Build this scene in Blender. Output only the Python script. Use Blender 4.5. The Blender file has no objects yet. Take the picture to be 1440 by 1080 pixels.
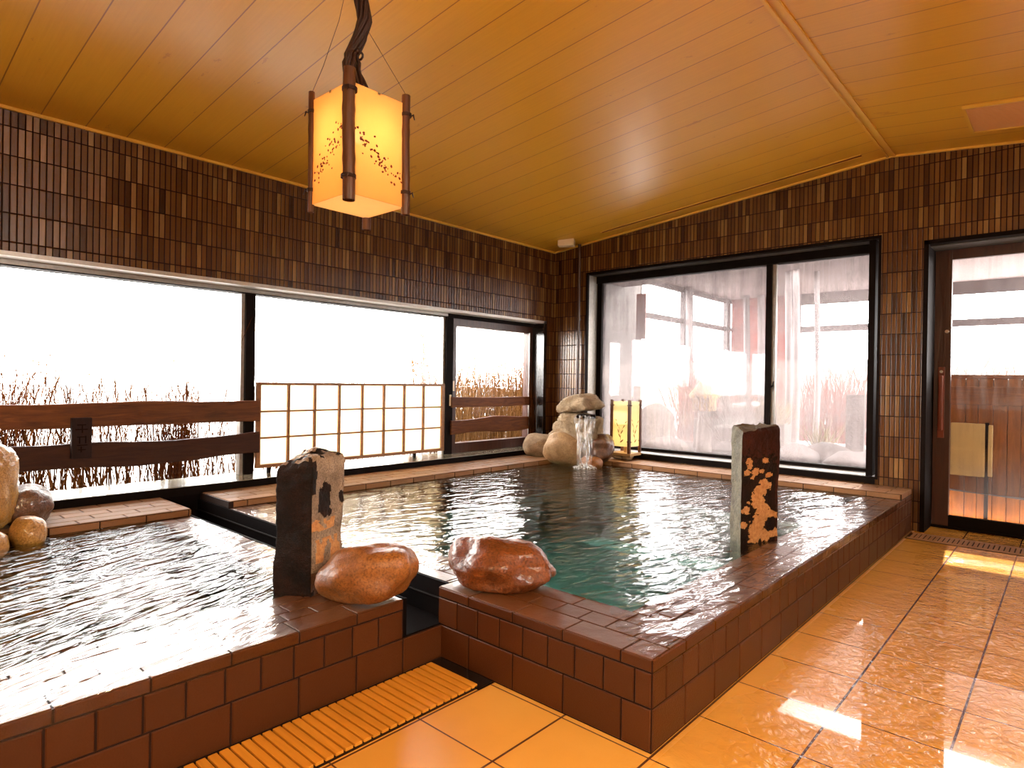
import bpy, bmesh, math, random
from mathutils import Vector, Matrix, noise
random.seed(7)
C = bpy.context.scene.collection
PI = math.pi

# ------------------------------------------------------------------ helpers
def tag(o, label=None, cat=None, group=None, kind=None):
    if label: o['label'] = label
    if cat: o['category'] = cat
    if group: o['group'] = group
    if kind: o['kind'] = kind
    return o

def thing(name, label, cat, loc=(0, 0, 0), rz=0, group=None):
    o = bpy.data.objects.new(name, None); C.objects.link(o)
    o.empty_display_size = .1
    o.location = loc; o.rotation_euler = (0, 0, rz)
    return tag(o, label, cat, group)

class MB:
    """collects shapes and links them as ONE mesh object"""
    def __init__(s):
        s.v = []; s.f = []; s.m = []; s.sm = []
    def poly(s, pts, mi=0, smooth=False):
        b = len(s.v); s.v += [tuple(p) for p in pts]
        s.f.append(tuple(range(b, b + len(pts)))); s.m.append(mi); s.sm.append(smooth)
    def raw(s, vs, fs, mi=0, smooth=False):
        b = len(s.v); s.v += [tuple(p) for p in vs]
        for f in fs:
            s.f.append(tuple(b + i for i in f)); s.m.append(mi); s.sm.append(smooth)
    def box(s, x0, x1, y0, y1, z0, z1, mi=0, c=0.0):
        if c <= 0:
            vs = [(x, y, z) for z in (z0, z1) for y in (y0, y1) for x in (x0, x1)]
            s.raw(vs, [(0, 2, 3, 1), (4, 5, 7, 6), (0, 1, 5, 4), (2, 6, 7, 3), (0, 4, 6, 2), (1, 3, 7, 5)], mi)
            return
        bm = bmesh.new(); bmesh.ops.create_cube(bm, size=1)
        for v in bm.verts:
            v.co = Vector(((x0 + x1) / 2 + v.co.x * (x1 - x0), (y0 + y1) / 2 + v.co.y * (y1 - y0), (z0 + z1) / 2 + v.co.z * (z1 - z0)))
        bmesh.ops.bevel(bm, geom=bm.edges[:], offset=c, segments=2, affect='EDGES', profile=.6)
        s.bm(bm, mi)
    def bm(s, bm, mi=0, smooth=False):
        bm.verts.ensure_lookup_table()
        s.raw([v.co[:] for v in bm.verts], [[v.index for v in f.verts] for f in bm.faces], mi, smooth); bm.free()
    def tube(s, pts, rad, n=8, mi=0, smooth=True, cap=True):
        pts = [Vector(p) for p in pts]
        if not isinstance(rad, (list, tuple)): rad = [rad] * len(pts)
        vs = []; ref = None
        for i, p in enumerate(pts):
            t = (pts[min(i + 1, len(pts) - 1)] - pts[max(i - 1, 0)]).normalized()
            if ref is None: ref = t.orthogonal().normalized()
            ref = (ref - t * ref.dot(t)).normalized()
            b = t.cross(ref)
            for k in range(n):
                a = 2 * PI * k / n
                vs.append(p + (ref * math.cos(a) + b * math.sin(a)) * rad[i])
        fs = []
        for i in range(len(pts) - 1):
            for k in range(n):
                k2 = (k + 1) % n
                fs.append((i * n + k, i * n + k2, (i + 1) * n + k2, (i + 1) * n + k))
        s.raw(vs, fs, mi, smooth)
        if cap:
            s.raw(vs[:n], [tuple(reversed(range(n)))], mi)
            s.raw(vs[-n:], [tuple(range(n))], mi)
    def prism(s, outline, z0, z1, mi=0):
        n = len(outline)
        vs = [(x, y, z0) for x, y in outline] + [(x, y, z1) for x, y in outline]
        s.raw(vs, [tuple(reversed(range(n))), tuple(range(n, 2 * n))] + [(i, (i + 1) % n, n + (i + 1) % n, n + i) for i in range(n)], mi)
    def tile(s, O, U, V, N, u0, u1, v0, v1, t, c, mi=0):
        """one glazed tile with chamfered edges standing t proud of the face O,U,V"""
        q = lambda u, v, n: O + U * u + V * v + N * n
        a = [q(u0, v0, -.002), q(u1, v0, -.002), q(u1, v1, -.002), q(u0, v1, -.002)]
        b = [q(u0, v0, t - c), q(u1, v0, t - c), q(u1, v1, t - c), q(u0, v1, t - c)]
        d = [q(u0 + c, v0 + c, t), q(u1 - c, v0 + c, t), q(u1 - c, v1 - c, t), q(u0 + c, v1 - c, t)]
        fs = [(8, 9, 10, 11)]
        for i in range(4):
            j = (i + 1) % 4
            fs += [(i, j, 4 + j, 4 + i), (4 + i, 4 + j, 8 + j, 8 + i)]
        s.raw(a + b + d, fs, mi)
    def tiles(s, O, U, V, L, rows, t=.004, c=.003, gap=.006, skip=None):
        O, U, V = Vector(O), Vector(U), Vector(V); N = U.cross(V)
        for (v0, v1, pitch, ph) in rows:
            k = math.floor(-ph / pitch) - 1
            while True:
                u0 = ph + k * pitch; u1 = u0 + pitch; k += 1
                if u0 >= L - .002: break
                u0 = max(u0, 0); u1 = min(u1, L)
                if u1 - u0 < .012: continue
                if skip and skip(u0, u1, v0, v1): continue
                s.tile(O, U, V, N, u0 + gap / 2, u1 - gap / 2, v0 + gap / 2, v1 - gap / 2, t, c)
    def build(s, name, mats, parent=None):
        me = bpy.data.meshes.new(name)
        me.from_pydata(s.v, [], s.f); me.update()
        if not isinstance(mats, (list, tuple)): mats = [mats]
        for m in mats: me.materials.append(m)
        me.polygons.foreach_set('material_index', s.m)
        me.polygons.foreach_set('use_smooth', s.sm)
        o = bpy.data.objects.new(name, me); C.objects.link(o)
        if parent: o.parent = parent
        return o

def struct(name, mb, m, parent=None, kind='structure'):
    o = mb.build(name, m, parent)
    if not parent: o['kind'] = kind
    return o

# ------------------------------------------------------------------ materials
class NT:
    def __init__(s, name):
        s.mat = bpy.data.materials.new(name); s.mat.use_nodes = True
        s.t = s.mat.node_tree; s.t.nodes.clear()
        s.out = s.n('ShaderNodeOutputMaterial')
    def n(s, typ, **kw):
        nd = s.t.nodes.new(typ)
        for k, v in kw.items(): setattr(nd, k, v)
        return nd
    def l(s, a, b): s.t.links.new(a, b)
    def set(s, sock, v):
        if hasattr(v, 'is_output'): s.l(v, sock)
        elif isinstance(v, (tuple, list)) and len(v) == 3 and sock.type == 'RGBA': sock.default_value = (*v, 1)
        else: sock.default_value = v
    def math(s, op, a, b=0.0, c=0.0, clamp=False):
        m = s.n('ShaderNodeMath', operation=op); m.use_clamp = clamp
        s.set(m.inputs[0], a); s.set(m.inputs[1], b)
        if op in ('SMOOTH_MIN', 'MULTIPLY_ADD', 'COMPARE'): s.set(m.inputs[2], c)
        return m.outputs[0]
    def mix(s, f, a, b):
        m = s.n('ShaderNodeMix', data_type='RGBA')
        s.set(m.inputs[0], f); s.set(m.inputs[6], a); s.set(m.inputs[7], b)
        return m.outputs[2]
    def coords(s, which='Object'):
        return s.n('ShaderNodeTexCoord').outputs[which]
    def world(s):
        return s.n('ShaderNodeNewGeometry').outputs['Position']
    def map(s, vec, scale=(1, 1, 1), loc=(0, 0, 0), rot=(0, 0, 0)):
        m = s.n('ShaderNodeMapping'); s.l(vec, m.inputs[0])
        m.inputs['Scale'].default_value = scale; m.inputs['Location'].default_value = loc; m.inputs['Rotation'].default_value = rot
        return m.outputs[0]
    def noise(s, vec, scale, detail=3, rough=.55, out=0, dist=0):
        m = s.n('ShaderNodeTexNoise'); s.l(vec, m.inputs['Vector'])
        m.inputs['Scale'].default_value = scale; m.inputs['Detail'].default_value = detail
        m.inputs['Roughness'].default_value = rough; m.inputs['Distortion'].default_value = dist
        return m.outputs[out]
    def ramp(s, f, stops, interp='LINEAR'):
        r = s.n('ShaderNodeValToRGB'); s.set(r.inputs[0], f)
        r.color_ramp.interpolation = interp
        e = r.color_ramp.elements
        while len(e) < len(stops): e.new(.5)
        for i, (p, c) in enumerate(stops):
            e[i].position = p; e[i].color = (*c, 1) if len(c) == 3 else c
        return r.outputs[0]
    def sep(s, vec):
        m = s.n('ShaderNodeSeparateXYZ'); s.l(vec, m.inputs[0]); return m.outputs
    def comb(s, x, y, z=0.0):
        m = s.n('ShaderNodeCombineXYZ')
        for i, v in enumerate((x, y, z)): s.set(m.inputs[i], v)
        return m.outputs[0]
    def bump(s, h, dist, strength=1.0, normal=None):
        b = s.n('ShaderNodeBump'); s.l(h, b.inputs['Height'])
        b.inputs['Distance'].default_value = dist; s.set(b.inputs['Strength'], strength)
        if normal: s.l(normal, b.inputs['Normal'])
        return b.outputs[0]
    def line(s, co, pitch, phase, w):
        """1 on a joint of half width w, else 0"""
        a = s.math('SUBTRACT', co, phase)
        a = s.math('DIVIDE', a, pitch)
        a = s.math('SUBTRACT', a, s.math('ROUND', a))
        a = s.math('ABSOLUTE', a)
        a = s.math('MULTIPLY', a, pitch)
        return s.math('LESS_THAN', a, w)
    def schlick(s, f0, normal=None, k=1.0):
        g = s.n('ShaderNodeNewGeometry'); d = s.n('ShaderNodeVectorMath', operation='DOT_PRODUCT')
        s.l(g.outputs['Incoming'], d.inputs[0]); s.l(normal if normal else g.outputs['Normal'], d.inputs[1])
        c = s.math('SUBTRACT', 1.0, s.math('ABSOLUTE', d.outputs['Value']), clamp=True)
        return s.math('MULTIPLY', s.math('ADD', f0, s.math('MULTIPLY', s.math('POWER', c, 5.0), 1 - f0)), k, clamp=True)
    def bsdf(s, color, rough=.5, metal=0.0, normal=None, spec=.5, coat=0.0, coat_rough=.05):
        p = s.n('ShaderNodeBsdfPrincipled')
        s.set(p.inputs['Base Color'], color); s.set(p.inputs['Roughness'], rough)
        s.set(p.inputs['Metallic'], metal); s.set(p.inputs['Specular IOR Level'], spec)
        s.set(p.inputs['Coat Weight'], coat); s.set(p.inputs['Coat Roughness'], coat_rough)
        if normal: s.l(normal, p.inputs['Normal'])
        return p
    def done(s, sh, vol=None):
        s.l(sh.outputs[0] if hasattr(sh, 'outputs') else sh, s.out.inputs[0])
        if vol: s.l(vol.outputs[0], s.out.inputs[1])
        return s.mat

def plain(name, col, rough=.5, metal=0., var=.0, scale=20, bump=0.0, bscale=60, spec=.5, stretch=(1, 1, 1), coat=0.):
    t = NT(name); co = t.map(t.coords(), stretch)
    c = col
    if var:
        n = t.noise(co, scale, 4)
        c = t.mix(n, tuple(max(0, x * (1 - var)) for x in col), tuple(min(1, x * (1 + var)) for x in col))
    nm = t.bump(t.noise(co, bscale, 3), bump) if bump else None
    return t.done(t.bsdf(c, rough, metal, nm, spec, coat))

def mosaic(name, axis):
    t = NT(name); P = t.sep(t.world())
    u = P[0] if axis == 'x' else P[1]
    uu = t.math('DIVIDE', u, .0365); vv = t.math('DIVIDE', t.math('SUBTRACT', P[2], 2.01 - .176 * 20), .176)
    fu = t.math('FLOOR', uu); fv = t.math('FLOOR', vv)
    wn = t.n('ShaderNodeTexWhiteNoise', noise_dimensions='2D'); t.l(t.comb(fu, fv), wn.inputs['Vector'])
    col = t.ramp(wn.outputs['Value'], [(0, (.022, .007, .002)), (.07, (.060, .019, .004)), (.2, (.095, .033, .007)), (.62, (.130, .048, .010)), (.88, (.175, .075, .018)), (1, (.27, .135, .036))])
    soft = t.noise(t.comb(t.math('MULTIPLY', u, 60), t.math('MULTIPLY', P[2], 9)), 1.0, 3)
    col = t.mix(t.math('MULTIPLY', soft, .55), col, (.07, .028, .012))
    du = t.math('MULTIPLY', t.math('ABSOLUTE', t.math('SUBTRACT', uu, t.math('ROUND', uu))), .0365)
    dv = t.math('MULTIPLY', t.math('ABSOLUTE', t.math('SUBTRACT', vv, t.math('ROUND', vv))), .176)
    d = t.math('MINIMUM', du, dv)
    mort = t.math('LESS_THAN', d, .0034)
    col = t.mix(mort, col, (.014, .005, .0025))
    h = t.math('DIVIDE', d, .006, clamp=True)
    h = t.math('ADD', h, t.math('MULTIPLY', t.noise(t.comb(t.math('MULTIPLY', u, 1), t.math('MULTIPLY', P[2], 1), wn.outputs['Value']), 260, 2), .32))
    # every tile leans a little differently
    tilt = t.math('MULTIPLY', t.math('SUBTRACT', wn.outputs['Value'], .5), t.math('MULTIPLY', t.math('FRACT', uu), .9))
    h = t.math('ADD', h, tilt)
    nm = t.bump(h, .0022)
    r = t.math('ADD', .22, t.math('MULTIPLY', mort, .5))
    return t.done(t.bsdf(col, r, 0, nm, t.math('SUBTRACT', .42, t.math('MULTIPLY', mort, .38))))

M = {}
M['wall_y'] = mosaic('mosaic_left', 'y')
M['wall_x'] = mosaic('mosaic_back', 'x')

def brown_tile(name, base, rough, wet=0.0):
    t = NT(name); g = t.n('ShaderNodeNewGeometry')
    r = g.outputs['Random Per Island']
    c = t.mix(r, tuple(x * .78 for x in base), tuple(x * 1.2 for x in base))
    n = t.noise(t.world(), 170, 4, .65)
    c = t.mix(t.math('MULTIPLY', n, .6), c, tuple(x * .55 for x in base))
    big = t.noise(t.world(), 5, 3)
    c = t.mix(t.math('MULTIPLY', big, .35), c, tuple(x * .7 for x in base))
    nm = t.bump(n, .0012)
    if wet:
        w = t.noise(t.world(), 13, 3)
        nm = t.bump(w, .012 * wet, 1, nm)
    return t.done(t.bsdf(c, rough, 0, nm, .45 if wet else .22, .12 if wet else .0, .06))
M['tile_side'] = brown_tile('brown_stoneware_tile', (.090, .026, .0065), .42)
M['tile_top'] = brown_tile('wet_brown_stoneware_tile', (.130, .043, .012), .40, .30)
M['tile_ledge'] = brown_tile('sandy_ledge_tile', (.27, .125, .050), .55)
M['grout'] = plain('dark_grout', (.018, .006, .003), .7, spec=.2)

def floor_mat():
    t = NT('wet_ochre_floor_tile'); P = t.sep(t.world())
    lx = t.line(P[0], .354, -.285, .0042); ly = t.line(P[1], .356, 1.43, .0030)
    g = t.math('MAXIMUM', lx, ly)
    n = t.noise(t.world(), 3.5, 5); f = t.noise(t.world(), 260, 3)
    fx = t.math('FLOOR', t.math('DIVIDE', t.math('ADD', P[0], .285), .354)); fy = t.math('FLOOR', t.math('DIVIDE', t.math('SUBTRACT', P[1], 1.43), .356))
    wn = t.n('ShaderNodeTexWhiteNoise', noise_dimensions='2D'); t.l(t.comb(fx, fy), wn.inputs['Vector'])
    c = t.mix(n, (.72, .335, .050), (.84, .42, .080))
    c = t.mix(t.math('MULTIPLY', wn.outputs['Value'], .22), c, (.58, .26, .03))
    c = t.mix(t.math('MULTIPLY', f, .18), c, (.45, .20, .03))
    c = t.mix(g, c, (.085, .022, .010))
    # a thin skin of running water over the part beside the big pool
    wetm = t.noise(t.map(t.world(), (1.5, .7, 1), (3.1, .4, 0), (0, 0, .5)), 1.25, 3, .6)
    area = t.math('SUBTRACT', t.math('MULTIPLY', t.math('ADD', P[0], 1.15), 1.6), 0.0, clamp=True)
    wet = t.math('MULTIPLY', t.ramp(wetm, [(.32, (0, 0, 0)), (.40, (1, 1, 1))]), area)
    rip = t.noise(t.map(t.world(), (1, 1, 1)), 26, 3, .55, dist=.8)
    rip2 = t.noise(t.world(), 7, 2, .5)
    nm = t.bump(t.math('SUBTRACT', 1, g), .001)
    nm2 = t.bump(t.math('ADD', rip, rip2), .012, t.math('MULTIPLY', wet, 1.0), nm)
    r = t.math('SUBTRACT', .36, t.math('MULTIPLY', wet, .30))
    p = t.bsdf(c, r, 0, nm2, .5)
    t.l(t.math('MULTIPLY', wet, 1.0), p.inputs['Coat Weight']); p.inputs['Coat Roughness'].default_value = .03
    return t.done(p)
M['floor'] = floor_mat()

def ceil_mat():
    t = NT('ochre_ceiling_board'); P = t.sep(t.world())
    l = t.line(P[1], .238, 3.53, .0032)
    gr = t.noise(t.comb(t.math('MULTIPLY', P[0], 2.2), t.math('MULTIPLY', P[1], 70), 0.0), 1.0, 4, .6)
    fn = t.noise(t.world(), 420, 2)
    row = t.math('FLOOR', t.math('DIVIDE', t.math('SUBTRACT', P[1], 3.53), .238))
    wn = t.n('ShaderNodeTexWhiteNoise', noise_dimensions='1D'); t.l(row, wn.inputs['W'])
    c = t.mix(gr, (.54, .255, .020), (.68, .335, .032))
    c = t.mix(t.math('MULTIPLY', wn.outputs['Value'], .15), c, (.44, .23, .018))
    c = t.mix(t.math('MULTIPLY', fn, .25), c, (.40, .21, .016))
    st = t.noise(t.map(t.world(), (1, 2.4, 1)), 3.2, 6, .7)
    near = t.noise(t.world(), .55, 1)
    c = t.mix(t.math('MULTIPLY', t.ramp(st, [(.66, (0, 0, 0)), (.672, (1, 1, 1))]), .5), c, (.36, .13, .02))
    c = t.mix(l, c, (.26, .10, .014))
    nm = t.bump(t.math('ADD', t.math('MULTIPLY', gr, .06), t.math('SUBTRACT', 1, l)), .0018)
    return t.done(t.bsdf(c, .28, 0, nm, .38))
M['ceiling'] = ceil_mat()

def wood(name, a, b, rough=.5, axis=1, sc=3.0, fine=26, spec=.4, bump=.0025):
    t = NT(name); co = t.coords()
    s = [fine, fine, fine]; s[axis] = sc
    n = t.noise(t.map(co, s), 1.0, 6, .65, dist=1.2)
    k = t.noise(t.map(co, tuple(x * .25 for x in s)), 1.0, 2, .5, dist=.6)
    c = t.mix(t.ramp(n, [(.3, (0, 0, 0)), (.7, (1, 1, 1))]), a, b)
    c = t.mix(t.math('MULTIPLY', k, .5), c, tuple(x * .5 for x in a))
    return t.done(t.bsdf(c, rough, 0, t.bump(n, bump), spec))
M['rail'] = wood('weathered_brown_plank', (.065, .016, .003), (.20, .058, .009), .6, 1, spec=.25)
M['rail_shaded'] = wood('shaded_brown_plank', (.025, .007, .003), (.070, .020, .006), .6, 1, spec=.2)  # darker copy of the plank wood, puts the lower rail's shade in its colour
M['block'] = wood('near_black_wood', (.012, .004, .003), (.026, .008, .004), .6, 2, spec=.15)
M['mark'] = wood('faded_black_mark', (.007, .002, .002), (.018, .006, .003), .8, 2, spec=.05)
M['shoji_wood'] = wood('honey_lattice_wood', (.20, .075, .020), (.33, .14, .04), .45, 1)
M['door_wood'] = wood('dark_mahogany_stile', (.040, .011, .006), (.075, .020, .009), .35, 2)
M['handle_wood'] = wood('red_brown_pull', (.13, .022, .010), (.22, .045, .016), .35, 2)
M['panel_wood'] = wood('varnished_plank', (.16, .050, .012), (.34, .115, .024), .35, 2)
M['panel_wood_h'] = wood('varnished_cross_board', (.12, .036, .010), (.26, .085, .020), .35, 0)
M['slat'] = wood('ochre_slat', (.70, .27, .024), (.84, .35, .04), .5, 0, 3, 30, .2, .001)
M['slat_brown'] = wood('tan_slat', (.40, .19, .075), (.52, .27, .11), .45, 1, 4, 60)
M['bamboo'] = wood('dark_bamboo', (.060, .020, .009), (.15, .052, .020), .33, 2, 2, 40)
M['vine'] = wood('dark_vine', (.020, .007, .004), (.055, .018, .009), .6, 2, 4, 60)
M['base_wood'] = wood('pale_base_board', (.36, .20, .07), (.50, .30, .12), .5, 0)
M['black'] = plain('black_frame', (.006, .003, .002), .6, spec=.05)
M['dark_soffit'] = plain('dark_grey_soffit', (.07, .062, .052), .4, 0, .3, 60, .001, spec=.2)  # darker grey than the left window's soffit
M['black_gloss'] = plain('black_gloss_lining', (.012, .008, .007), .16, bump=.0008, bscale=40)
M['trough'] = plain('black_trough_lining', (.004, .002, .002), .8, spec=.05)
M['frame_grey'] = plain('worn_grey_frame', (.32, .29, .26), .4, .3, .3, 30)
M['frame_top'] = plain('damp_grey_soffit', (.50, .47, .42), .35, .2, .2, 60, .001)
M['sill'] = plain('wet_stone_sill', (.20, .17, .12), .10, 0, .5, 90, .0015, 70, .8)
M['sill_metal'] = plain('wet_metal_sill', (.55, .53, .52), .3, .6, .3, 120, .001, 160)
M['white_box'] = plain('cream_plastic', (.80, .62, .38), .5)
M['grille'] = plain('salmon_grille', (.60, .27, .09), .5, spec=.2)
M['trim'] = plain('ochre_trim', (.60, .32, .045), .35, spec=.3)
M['red_slot'] = plain('red_brown_slot', (.13, .025, .008), .7, spec=.1)
M['pipe'] = plain('dark_downpipe', (.05, .022, .014), .22)
M['steel'] = plain('steel', (.55, .50, .45), .3, 1.0)
M['plate'] = plain('dull_gold_metal', (.50, .36, .16), .45, .5, .15, 300)
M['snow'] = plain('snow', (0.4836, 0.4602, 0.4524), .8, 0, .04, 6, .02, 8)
M['court_snow'] = plain('shaded_snow', (.13, .118, .115), .8, 0, .15, 5, .02, 8)  # darker copy of the snow, the court's shade is in its colour
M['snow_rock'] = plain('pale_snowy_stone', (0.2160, 0.1837, 0.1656), .8, 0, .25, 7, .01, 20)
M['grey_slab'] = plain('grey_slab_stone', (0.022, 0.022, 0.024), .8, 0, .35, 9, .01, 30)
M['thatch'] = plain('pale_thatch', (0.42, 0.24, 0.075), .8, 0, .3, 40, .01, 60)
M['pinkfence'] = plain('pink_brushwood', (0.22, 0.045, 0.03), .8, 0, .35, 30, .01, 60, stretch=(6, 6, 1))
M['greywall'] = plain('grey_cabin_wall', (0.1147, 0.1013, 0.0945), .7, 0, .2, 20, .004, 60, stretch=(8, 1, 1))
M['whiteframe'] = plain('pale_window_frame', (0.1755, 0.1485, 0.1485), .5)
M['greyframe'] = plain('grey_window_rail', (0.0585, 0.0456, 0.0456), .5)
M['leaf'] = plain('yellow_green_leaves', (0.2142, 0.1701, 0.0567), .6, 0, .3, 5)
M['greyleaf'] = plain('dull_green_needles', (0.045, 0.05, 0.036), .7, 0, .3, 5)
M['soffit'] = plain('pink_grey_soffit', (0.2430, 0.1890, 0.1822), .7, 0, .08, 3)

def hill_mat():
    t = NT('patchy_snow_hillside'); n = t.noise(t.map(t.world(), (1, .5, 1.6)), .55, 6, .65)
    c = t.ramp(n, [(.38, (.016, .017, .009)), (.50, (.035, .030, .018)), (.58, (.085, .078, .070))])
    return t.done(t.bsdf(c, .9))
M['hill'] = hill_mat()
def rock(name, a, b, rough=.35, sc=9, bump=.008, coat=.3, spec=.5):
    t = NT(name); co = t.coords()
    n = t.noise(co, sc, 6, .65); f = t.noise(co, sc * 14, 4, .6)
    c = t.mix(t.ramp(n, [(.32, (0, 0, 0)), (.68, (1, 1, 1))]), a, b)
    c = t.mix(t.ramp(f, [(.45, (0, 0, 0)), (.7, (.8, .8, .8))]), c, tuple(x * .4 for x in a))
    nm = t.bump(t.math('ADD', n, t.math('MULTIPLY', f, .35)), bump)
    return t.done(t.bsdf(c, rough, 0, nm, spec, coat, .12))
M['rock_orange'] = rock('wet_orange_boulder', (.17, .055, .012), (.38, .145, .036), .42, 8, .006, .10, .4)
M['rock_red'] = rock('wet_red_brown_boulder', (.11, .028, .008), (.28, .080, .020), .36, 7, .010, .25, .4)
M['rock_brown'] = rock('tan_brown_granite', (.26, .14, .055), (.44, .26, .12), .5, 12, .010, .05, .4)
M['rock_tan'] = rock('tan_granite', (.22, .125, .055), (.38, .24, .12), .6, 12, .02, .05)
M['rock_spout'] = rock('rough_tan_stone', (.22, .135, .065), (.40, .27, .15), .75, 14, .03, .0)
M['rock_gold'] = rock('wet_golden_stone', (.36, .17, .035), (.58, .31, .085), .3, 8, .01, .5)
M['rock_dark'] = rock('wet_dark_stone', (.06, .022, .012), (.18, .075, .035), .3, 8, .012, .5)
M['post_dark'] = rock('black_weathered_stone', (.005, .003, .002), (.024, .008, .004), .6, 12, .012, .0, .15)
M['post_lichen'] = rock('lichen_stone', (.17, .11, .065), (.42, .30, .20), .6, 11, .02, .0)
M['post_grey'] = rock('grey_green_stone', (.065, .050, .026), (.18, .145, .085), .6, 10, .02, .0)
M['post_red'] = rock('dark_maroon_stone', (.018, .005, .003), (.055, .012, .006), .5, 7, .006, .0, .2)
M['orange_lichen'] = rock('orange_lichen', (.42, .17, .045), (.70, .34, .12), .8, 60, .004, .0)

def paper(name, col, thru=.15, em=0.0):
    t = NT(name)
    tr = t.n('ShaderNodeBsdfTranslucent'); df = t.n('ShaderNodeBsdfDiffuse'); tp = t.n('ShaderNodeBsdfTransparent')
    n = t.noise(t.coords(), 26, 4)
    c = t.mix(t.math('MULTIPLY', n, .35), col, tuple(x * .84 for x in col))
    t.l(c, tr.inputs[0]); t.l(c, df.inputs[0])
    m = t.n('ShaderNodeMixShader'); m.inputs[0].default_value = .3; t.l(tr.outputs[0], m.inputs[1]); t.l(df.outputs[0], m.inputs[2])
    m2 = t.n('ShaderNodeMixShader'); m2.inputs[0].default_value = thru; t.l(m.outputs[0], m2.inputs[1]); t.l(tp.outputs[0], m2.inputs[2])
    return t.done(m2)
M['lamp_paper'] = paper('amber_lamp_paper', (.97, .62, .24), .14)
M['lamp_paper2'] = paper('cream_lamp_paper', (.98, .90, .66), .05)
M['shoji_paper'] = paper('washi_paper', (.95, .80, .56), .15)

def emis(name, col, st):
    t = NT(name); e = t.n('ShaderNodeEmission'); e.inputs[0].default_value = (*col, 1); e.inputs[1].default_value = st
    return t.done(e)
M['bulb'] = emis('lit_bulb', (1, .72, .35), 14)
M['tube'] = emis('lit_tube', (1, .76, .46), 9)

def glass(name, tint=(.97, .98, .97), refl=1.0):
    t = NT(name)
    fr = t.schlick(.04, None, refl)
    tp = t.n('ShaderNodeBsdfTransparent'); tp.inputs[0].default_value = (*tint, 1)
    gl = t.n('ShaderNodeBsdfGlossy'); gl.inputs['Roughness'].default_value = .02
    m = t.n('ShaderNodeMixShader'); t.l(fr, m.inputs[0]); t.l(tp.outputs[0], m.inputs[1]); t.l(gl.outputs[0], m.inputs[2])
    return t.done(m)
M['glass'] = glass('clear_pane')

def fog_glass(name, base, amp, col=(1.0, .93, .92)):
    """pane misted with condensation, wiped in streaks and speckled with drops"""
    t = NT(name); P = t.sep(t.world())
    streak = t.noise(t.comb(t.math('MULTIPLY', P[0], 26), t.math('MULTIPLY', P[2], 1.1), 0.0), 1.0, 4, .6)
    cloud = t.noise(t.world(), 1.6, 4, .6)
    speck = t.noise(t.world(), 150, 2, .6)
    d = t.math('ADD', t.math('MULTIPLY', t.math('SUBTRACT', cloud, .5), 1.5), t.math('MULTIPLY', t.math('SUBTRACT', streak, .5), .8))
    d = t.math('ADD', d, t.math('MULTIPLY', t.math('SUBTRACT', speck, .5), .9))
    f = t.math('ADD', base, t.math('MULTIPLY', d, amp), clamp=True)
    tr = t.n('ShaderNodeBsdfTranslucent'); tr.inputs[0].default_value = (*col, 1)
    tp = t.n('ShaderNodeBsdfTransparent')
    m = t.n('ShaderNodeMixShader'); t.l(f, m.inputs[0]); t.l(tp.outputs[0], m.inputs[1]); t.l(tr.outputs[0], m.inputs[2])
    fr = t.schlick(.03)
    gl = t.n('ShaderNodeBsdfGlossy'); gl.inputs['Roughness'].default_value = .04
    m2 = t.n('ShaderNodeMixShader'); t.l(fr, m2.inputs[0]); t.l(m.outputs[0], m2.inputs[1]); t.l(gl.outputs[0], m2.inputs[2])
    return t.done(m2)
M['fog'] = fog_glass('misted_pane', .36, .62, (.185, .158, .156))
M['fog_door'] = fog_glass('lightly_misted_pane', .05, .25, (.15, .13, .12))

def water(name, bd, dens, absorb, sc=1.0, tint=(.96, .98, .96), vol=True, rot=1.15, st=2.4):
    t = NT(name); W = t.world()
    a = t.noise(t.map(t.map(W, rot=(0, 0, -rot)), (1.0, st, 1)), 3.2 * sc, 2, .5, dist=.45)
    b = t.noise(t.map(t.map(W, rot=(0, 0, -rot - .2)), (1.0, st * 1.15, 1)), 6.0 * sc, 2, .5, dist=.6)
    c_ = t.noise(t.map(W, (1.0, 1.5, 1), (0, 0, 0), (0, 0, -.5)), 24 * sc, 2, .5)
    h = t.math('ADD', t.math('ADD', t.math('MULTIPLY', a, 1.3), b), t.math('MULTIPLY', c_, .05))
    nm = t.bump(h, bd)
    fr = t.schlick(.025, nm)
    tp = t.n('ShaderNodeBsdfTransparent'); tp.inputs[0].default_value = (*tint, 1)
    gl = t.n('ShaderNodeBsdfGlossy'); gl.inputs['Roughness'].default_value = .015; t.l(nm, gl.inputs['Normal'])
    m = t.n('ShaderNodeMixShader'); t.l(fr, m.inputs[0]); t.l(tp.outputs[0], m.inputs[1]); t.l(gl.outputs[0], m.inputs[2])
    v = None
    if vol:
        v = t.n('ShaderNodeVolumeAbsorption'); v.inputs['Color'].default_value = (*absorb, 1); v.inputs['Density'].default_value = dens
    return t.done(m, v)
M['water_big'] = water('clear_green_water', .0105, 1.6, (.50, .72, .70))
M['water_small'] = water('olive_water', .019, 2.6, (.60, .56, .26), .75, rot=1.75, st=3.8)
M['film'] = water('thin_water_sheet', .010, 0, (1, 1, 1), 1.0, (.97, .96, .95), False)
M['film_small'] = water('thin_olive_sheet', .010, 0, (1, 1, 1), .75, (.97, .96, .95), False, rot=1.75, st=3.8)
M['stream'] = (lambda: None)
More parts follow.
